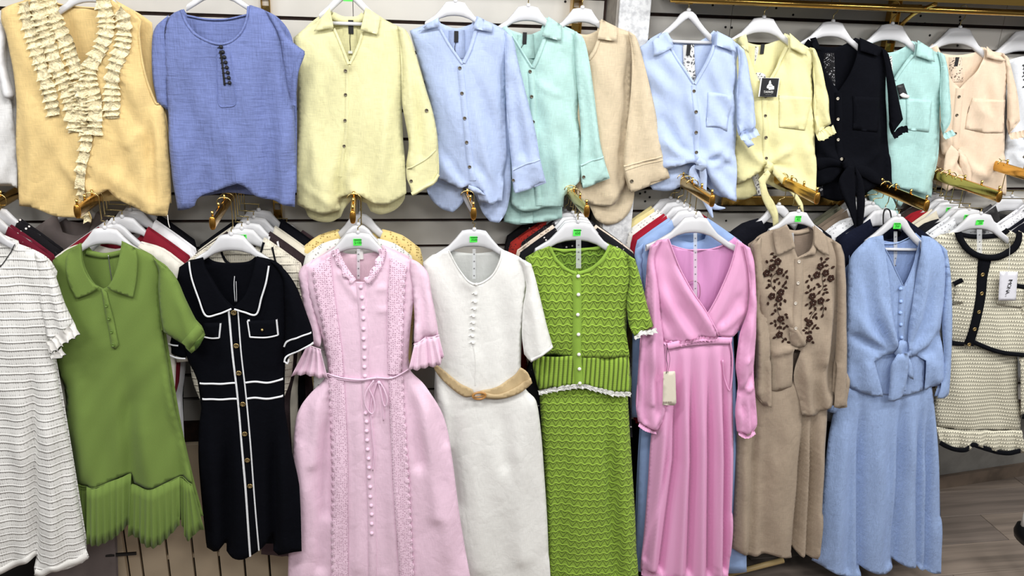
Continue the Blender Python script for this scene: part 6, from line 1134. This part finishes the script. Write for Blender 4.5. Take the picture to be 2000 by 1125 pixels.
# ------------------------------------------------------------------ garments hanging behind the front ones
def back_garment(cx, cy, Y, gs, kind, color, L, sl, label, arm, hlabel, name='hanging_garment', cat='garment', style='A', hs=None, hem=88, group='garments packed on the arms behind the front ones', trim=None, sk=None, c2=None, slw=22, sticker=None, strap=False):
    M = fabric(kind, color, c2); u = 100*gs
    g = Garment(name, label, cat, Y, cx, cy+L, k=.04, group=group)
    X = lambda x: cx+x*gs
    Yy = lambda y: cy+y*gs
    nk = .33 if style == 'A' else .30
    out = [(X(-38), Yy(15 if style == 'A' else 27)), 'S', (X(-70), Yy(37)), (X(-100), Yy(59)), (X(-106), Yy(90)), (X(-90), Yy(170)), (X(-84), Yy(250)), (cx-hem*1.02, cy+L*.7), (cx-hem*1.1, cy+L), 'O', (cx-hem*.4, cy+L+6), (cx, cy+L+2), (cx+hem*.5, cy+L+7), (cx+hem*1.1, cy+L), 'S', (cx+hem*1.02, cy+L*.7), (X(84), Yy(250)), (X(90), Yy(170)), (X(106), Yy(90)), (X(100), Yy(59)), (X(70), Yy(37)), 'O', (X(38), Yy(15 if style == 'A' else 27)), (X(26), Yy(52)), (X(0), Yy(59)), (X(-26), Yy(52))]
    F = g.sheet('front_panel', out, M, .012, R=22, res=12, lift=.003, double=False, wr=.0015, wseed=int(cx)+200, hem=[(cy+L*.4, cy+L, .004, 46, 0)])
    bo = [p for p in out if not isinstance(p, str)][:-3]+[(X(20), Yy(34)), (X(0), Yy(38)), (X(-20), Yy(34))]
    g.sheet('back_panel', bo, M, 0, lift=-.018, res=16)
    if sl:
        for s in (-1, 1):
            pts = [(X(s*92), Yy(60)), 'S', (X(s*108), Yy(72)), (X(s*112), Yy(110)), (X(s*106)+s*slw*.6, Yy(70)+sl), 'O', (X(s*106)-s*slw*.9, Yy(72)+sl), 'S', (X(s*90), Yy(170)), (X(s*94), Yy(110))]
            g.sheet('sleeve', pts, M, .012, R=14, res=11, lift=.007, wr=.001)
    if trim: g.ribbon('neck_trim', [(X(-38), Yy(20)), (X(-26), Yy(52)), (X(0), Yy(59)), (X(26), Yy(52)), (X(38), Yy(20))], 5, F, trim, .001, .002); [g.ribbon('shoulder_trim', [(X(s*52), Yy(28)), (X(s*60), Yy(60)), (X(s*70), Yy(100))], 4, F, trim, .001, .002) for s in (-1, 1)]
    hanger(cx, cy, Y+.006, hs or .95, style, arm, hlabel, sticker=sticker, group='white garment hangers', k=.05)
    return g
BG = back_garment
W1 = fabric('plain', (228, 228, 230))
# arm 0
BG(-34, 421, -.235, 1.35, 'pearl', (98, 22, 40), 500, 0, 'burgundy pearl dotted garment, its shoulder showing left of the green polo dress', 0, 'white hanger of the burgundy pearl dotted garment', hs=1.15)
BG(-16, 409, -.19, 1.35, 'pearl', (20, 18, 22), 640, 190, 'black pearl dotted garment farthest back at the left edge', 0, 'white hanger of the black pearl dotted garment at left', hs=1.15)
# arm 1
BG(222, 438, -.225, 1.36, 'cotton', (222, 218, 208), 555, 170, 'cream garment directly behind the green polo dress', 1, 'round topped white hanger just behind the green polo dress', style='B', hs=.95, hem=80)
BG(238, 426, -.187, 1.30, 'plain', (122, 24, 40), 530, 160, 'burgundy garment behind the cream one, third on the arm of the green polo dress', 1, 'broad white hanger in the burgundy garment', hs=.95, hem=95)
BG(254, 413, -.148, 1.26, 'plain', (232, 232, 236), 520, 160, 'bright white garment behind the burgundy one, right of the green polo dress', 1, 'broad white hanger in the bright white garment', hs=.95, hem=98)
BG(266, 405, -.108, 1.12, 'black', (16, 16, 20), 560, 0, 'black garment at the back of the stack behind the green polo dress', 1, 'white hanger in the black garment behind the green polo dress', hs=.9)
BG(150, 400, -.07, 1.0, 'plain', (128, 118, 116), 760, 0, 'mauve grey long garment, its hem showing below the green frilled hem', 1, 'white hanger in the mauve grey long garment', hem=72, hs=.8)
# arm 2
BG(472, 449, -.218, 1.15, 'waffle', (222, 216, 200), 520, 120, 'cream knitted garment with black neck edge directly behind the black piped dress', 2, 'broad white hanger with green sticker just behind the black piped dress', trim=fabric('black', (15, 16, 20)), hs=.95, sticker='2', hem=70)
BG(484, 438, -.18, 1.12, 'black', (44, 36, 38), 500, 120, 'dark brown garment with white trim behind the black piped dress', 2, 'broad white hanger in the dark brown trimmed garment', trim=W1, hs=.95, hem=80)
BG(495, 427, -.142, 1.10, 'plain', (222, 216, 200), 480, 130, 'plain cream garment fourth on the arm of the black piped dress', 2, 'broad white hanger in the plain cream garment behind the black piped dress', hs=.95, hem=84)
BG(505, 413, -.104, 1.16, 'black', (16, 17, 22), 470, 150, 'black garment at the back of the stack behind the black piped dress', 2, 'broad white hanger in the black garment beside the gold upright', hs=.95)
BG(560, 440, -.06, .8, 'plain', (92, 74, 80), 640, 0, 'dark mauve garment hanging low between the black piped and pale pink dresses', 2, 'white hanger in the dark mauve garment', hem=45, hs=.5)
# arm 3
BG(700, 441, -.205, 1.04, 'openwork', (228, 228, 224), 560, 0, 'white lace garment directly behind the pale pink dress', 3, 'round topped white hanger just behind the pale pink dress', style='B', hs=.9, c2=(170, 170, 165))
BG(704, 419, -.15, 1.17, 'openwork', (232, 208, 140), 520, 0, 'yellow eyelet lace garment behind the pale pink dress', 3, 'round topped white hanger in the yellow eyelet garment', style='B', hs=.95, c2=(180, 150, 80))
# arm 5
BG(1128, 431, -.21, 1.10, 'pearl', (18, 18, 24), 420, 0, 'black dotted garment directly behind the green knit cardigan', 5, 'white hanger of the black dotted garment behind the green cardigan', hs=1.0, hem=96)
BG(1124, 425, -.175, 1.12, 'openwork', (222, 206, 190), 440, 0, 'cream pink crochet garment behind the green knit cardigan', 5, 'white hanger of the cream pink crochet garment', hs=1.0, c2=(150, 130, 110))
BG(1119, 418, -.14, .98, 'openwork', (24, 22, 26), 520, 0, 'black lace garment fourth on the arm of the green knit cardigan', 5, 'white hanger of the black lace garment behind the crochet one', hs=.95, c2=(90, 88, 92))
BG(1104, 414, -.105, 1.05, 'openwork', (150, 40, 34), 420, 0, 'rust red lace garment showing left of the green knit cardigan', 5, 'white hanger of the rust red lace garment', hs=.6, c2=(70, 15, 15))
BG(1092, 404, -.06, 1.0, 'pearl', (26, 24, 28), 420, 0, 'black sequinned garment farthest back left of the green knit cardigan', 5, 'white hanger of the black sequinned garment', hs=.5)
# arm 6
BG(1348, 413, -.205, 1.0, 'plain', (150, 176, 220), 700, 330, 'pale blue long garment directly behind the bright pink dress', 6, 'white hanger of the pale blue garment, second from the pink dress', hs=.88, hem=98, slw=16)
BG(1337, 405, -.172, .98, 'plain', (156, 26, 46), 420, 0, 'red garment behind the bright pink dress', 6, 'white hanger of the red garment behind the pink dress', hs=.88)
BG(1325, 397, -.138, .97, 'openwork', (230, 228, 224), 420, 0, 'white lace garment behind the red one, left of the bright pink dress', 6, 'white hanger of the white lace garment left of the pink dress', hs=.86, c2=(185, 183, 180))
BG(1311, 390, -.104, .96, 'plain', (222, 208, 150), 420, 0, 'pale yellow garment farthest back left of the bright pink dress', 6, 'greyish white hanger of the pale yellow garment, farthest back', hs=.86)
BG(1246, 450, -.05, .55, 'black', (22, 20, 22), 560, 0, 'narrow black garment between the green skirt and the bright pink dress', 6, 'small white hanger of the narrow black garment', hs=.4, hem=26)
# arm 7
BG(1523, 402, -.19, 1.0, 'black', (17, 18, 24), 640, 0, 'black garment directly behind the taupe embroidered shirt', 7, 'round topped white hanger behind the taupe embroidered shirt', style='B', hs=.8, hem=80)
# arm 8
BG(1731, 412, -.20, .92, 'black', (18, 21, 34), 640, 0, 'navy garment with thin hanging straps directly behind the sky blue set', 8, 'broad white hanger looped with thin black straps', hs=.86, hem=96)
g = thing('strap_loop', 'thin black strap loops over the hanger left of the sky blue set', 'strap', tuple(WV(1728, 412, -.215)))
tube('strap', catmull([tuple(W(1726, 450, -.215)), tuple(W(1725, 425, -.215)), tuple(W(1727, 412, -.215)), tuple(W(1731, 408, -.215)), tuple(W(1738, 412, -.215)), tuple(W(1741, 430, -.215)), tuple(W(1740, 448, -.215))], 5), .0028, LBL, g)
BG(1707, 401, -.165, .90, 'openwork', (228, 230, 234), 420, 0, 'white blouse behind the navy garment', 8, 'round topped white hanger in the white blouse behind the navy garment', style='B', hs=.84, c2=(190, 192, 198))
BG(1690, 394, -.13, 1.02, 'linen', (126, 112, 98), 420, 0, 'brown taupe garment behind the white blouse, above the taupe shirt', 8, 'broad white hanger in the brown taupe garment', hs=.8)
BG(1678, 386, -.09, 1.0, 'plain', (98, 98, 82), 380, 0, 'olive grey garment farthest back above the taupe embroidered shirt', 8, 'white hanger in the olive grey garment', hs=.7)
# arm 9
BG(1895, 411, -.185, .92, 'openwork', (226, 228, 232), 330, 0, 'white lace garment directly behind the cream knit cardigan', 9, 'broad white hanger with green sticker just behind the cream knit cardigan', hs=.84, c2=(170, 172, 178), sticker='2')
BG(1877, 404, -.153, .93, 'pearl', (18, 19, 24), 340, 0, 'black knit garment with white dots behind the white lace one', 9, 'round topped white hanger in the black dotted knit', style='B', hs=.84)
BG(1860, 397, -.122, .90, 'plain', (214, 206, 186), 330, 0, 'cream ribbed garment fourth on the arm of the cream cardigan', 9, 'broad white hanger in the cream ribbed garment', hs=.84, sticker='5')
BG(1842, 389, -.092, .80, 'plain', (140, 24, 34), 320, 0, 'dark red garment behind the cream ribbed one', 9, 'round topped white hanger in the dark red garment', style='B', hs=.84)
BG(1826, 380, -.06, .80, 'black', (46, 38, 36), 320, 0, 'dark brown garment farthest back behind the gold arm', 9, 'white hanger in the dark brown garment', hs=.7)
# arm 10
LEA = 'jersey'
BG(1979, 386, -.075, .98, LEA, (28, 26, 28), 330, 0, 'black leather like jacket under the white blouse at right', 10, 'small broad white hanger top over the black leather like jacket', hs=.75, name='hanging_jacket', cat='jacket')
BG(2046, 386, -.115, 1.05, 'openwork', (230, 231, 236), 300, 0, 'white lace shoulder sloping up to the right edge above the black neckband', 10, 'white hanger beyond the right edge in the white lace garment', hs=1.0, c2=(180, 182, 188))
BG(2062, 402, -.15, 1.05, 'black', (18, 19, 26), 330, 0, 'black knit garment at the right edge above the cream cardigan sleeve', 10, 'white hanger beyond the right edge in the black knit garment', hs=1.0)
# shoe at the right edge
M_SHOE = solid('shoe_black', (20, 20, 22), .35)
st = thing('shoe', 'black shoe cut off at the right edge on the floor', 'shoe', tuple(WV(2005, 1050, -.35)))
n = 16; V = []; F = []
P0 = W(2012, 1052, -.30)
for k, (z, a, b) in enumerate([(-.022, .038, .075), (.0, .044, .082), (.018, .042, .078), (.036, .032, .055), (.048, .02, .035)]):
    for j in range(n): t = 2*math.pi*j/n; V.append((P0[0]+a*math.cos(t), P0[1]+b*math.sin(t)-(.02 if k > 2 else 0)*-1, P0[2]+z))
for k in range(4):
    for j in range(n): F.append((k*n+j, k*n+(j+1) % n, (k+1)*n+(j+1) % n, (k+1)*n+j))
F.append(tuple(range(n))[::-1]); F.append(tuple(range(4*n, 5*n)))
mesh('shoe_upper', V, F, M_SHOE, st); tube('ankle', [(P0[0], P0[1]+.03, P0[2]+.03), (P0[0], P0[1]+.03, P0[2]+.12)], .026, fabric('plain', (225, 220, 215)), st, 12)
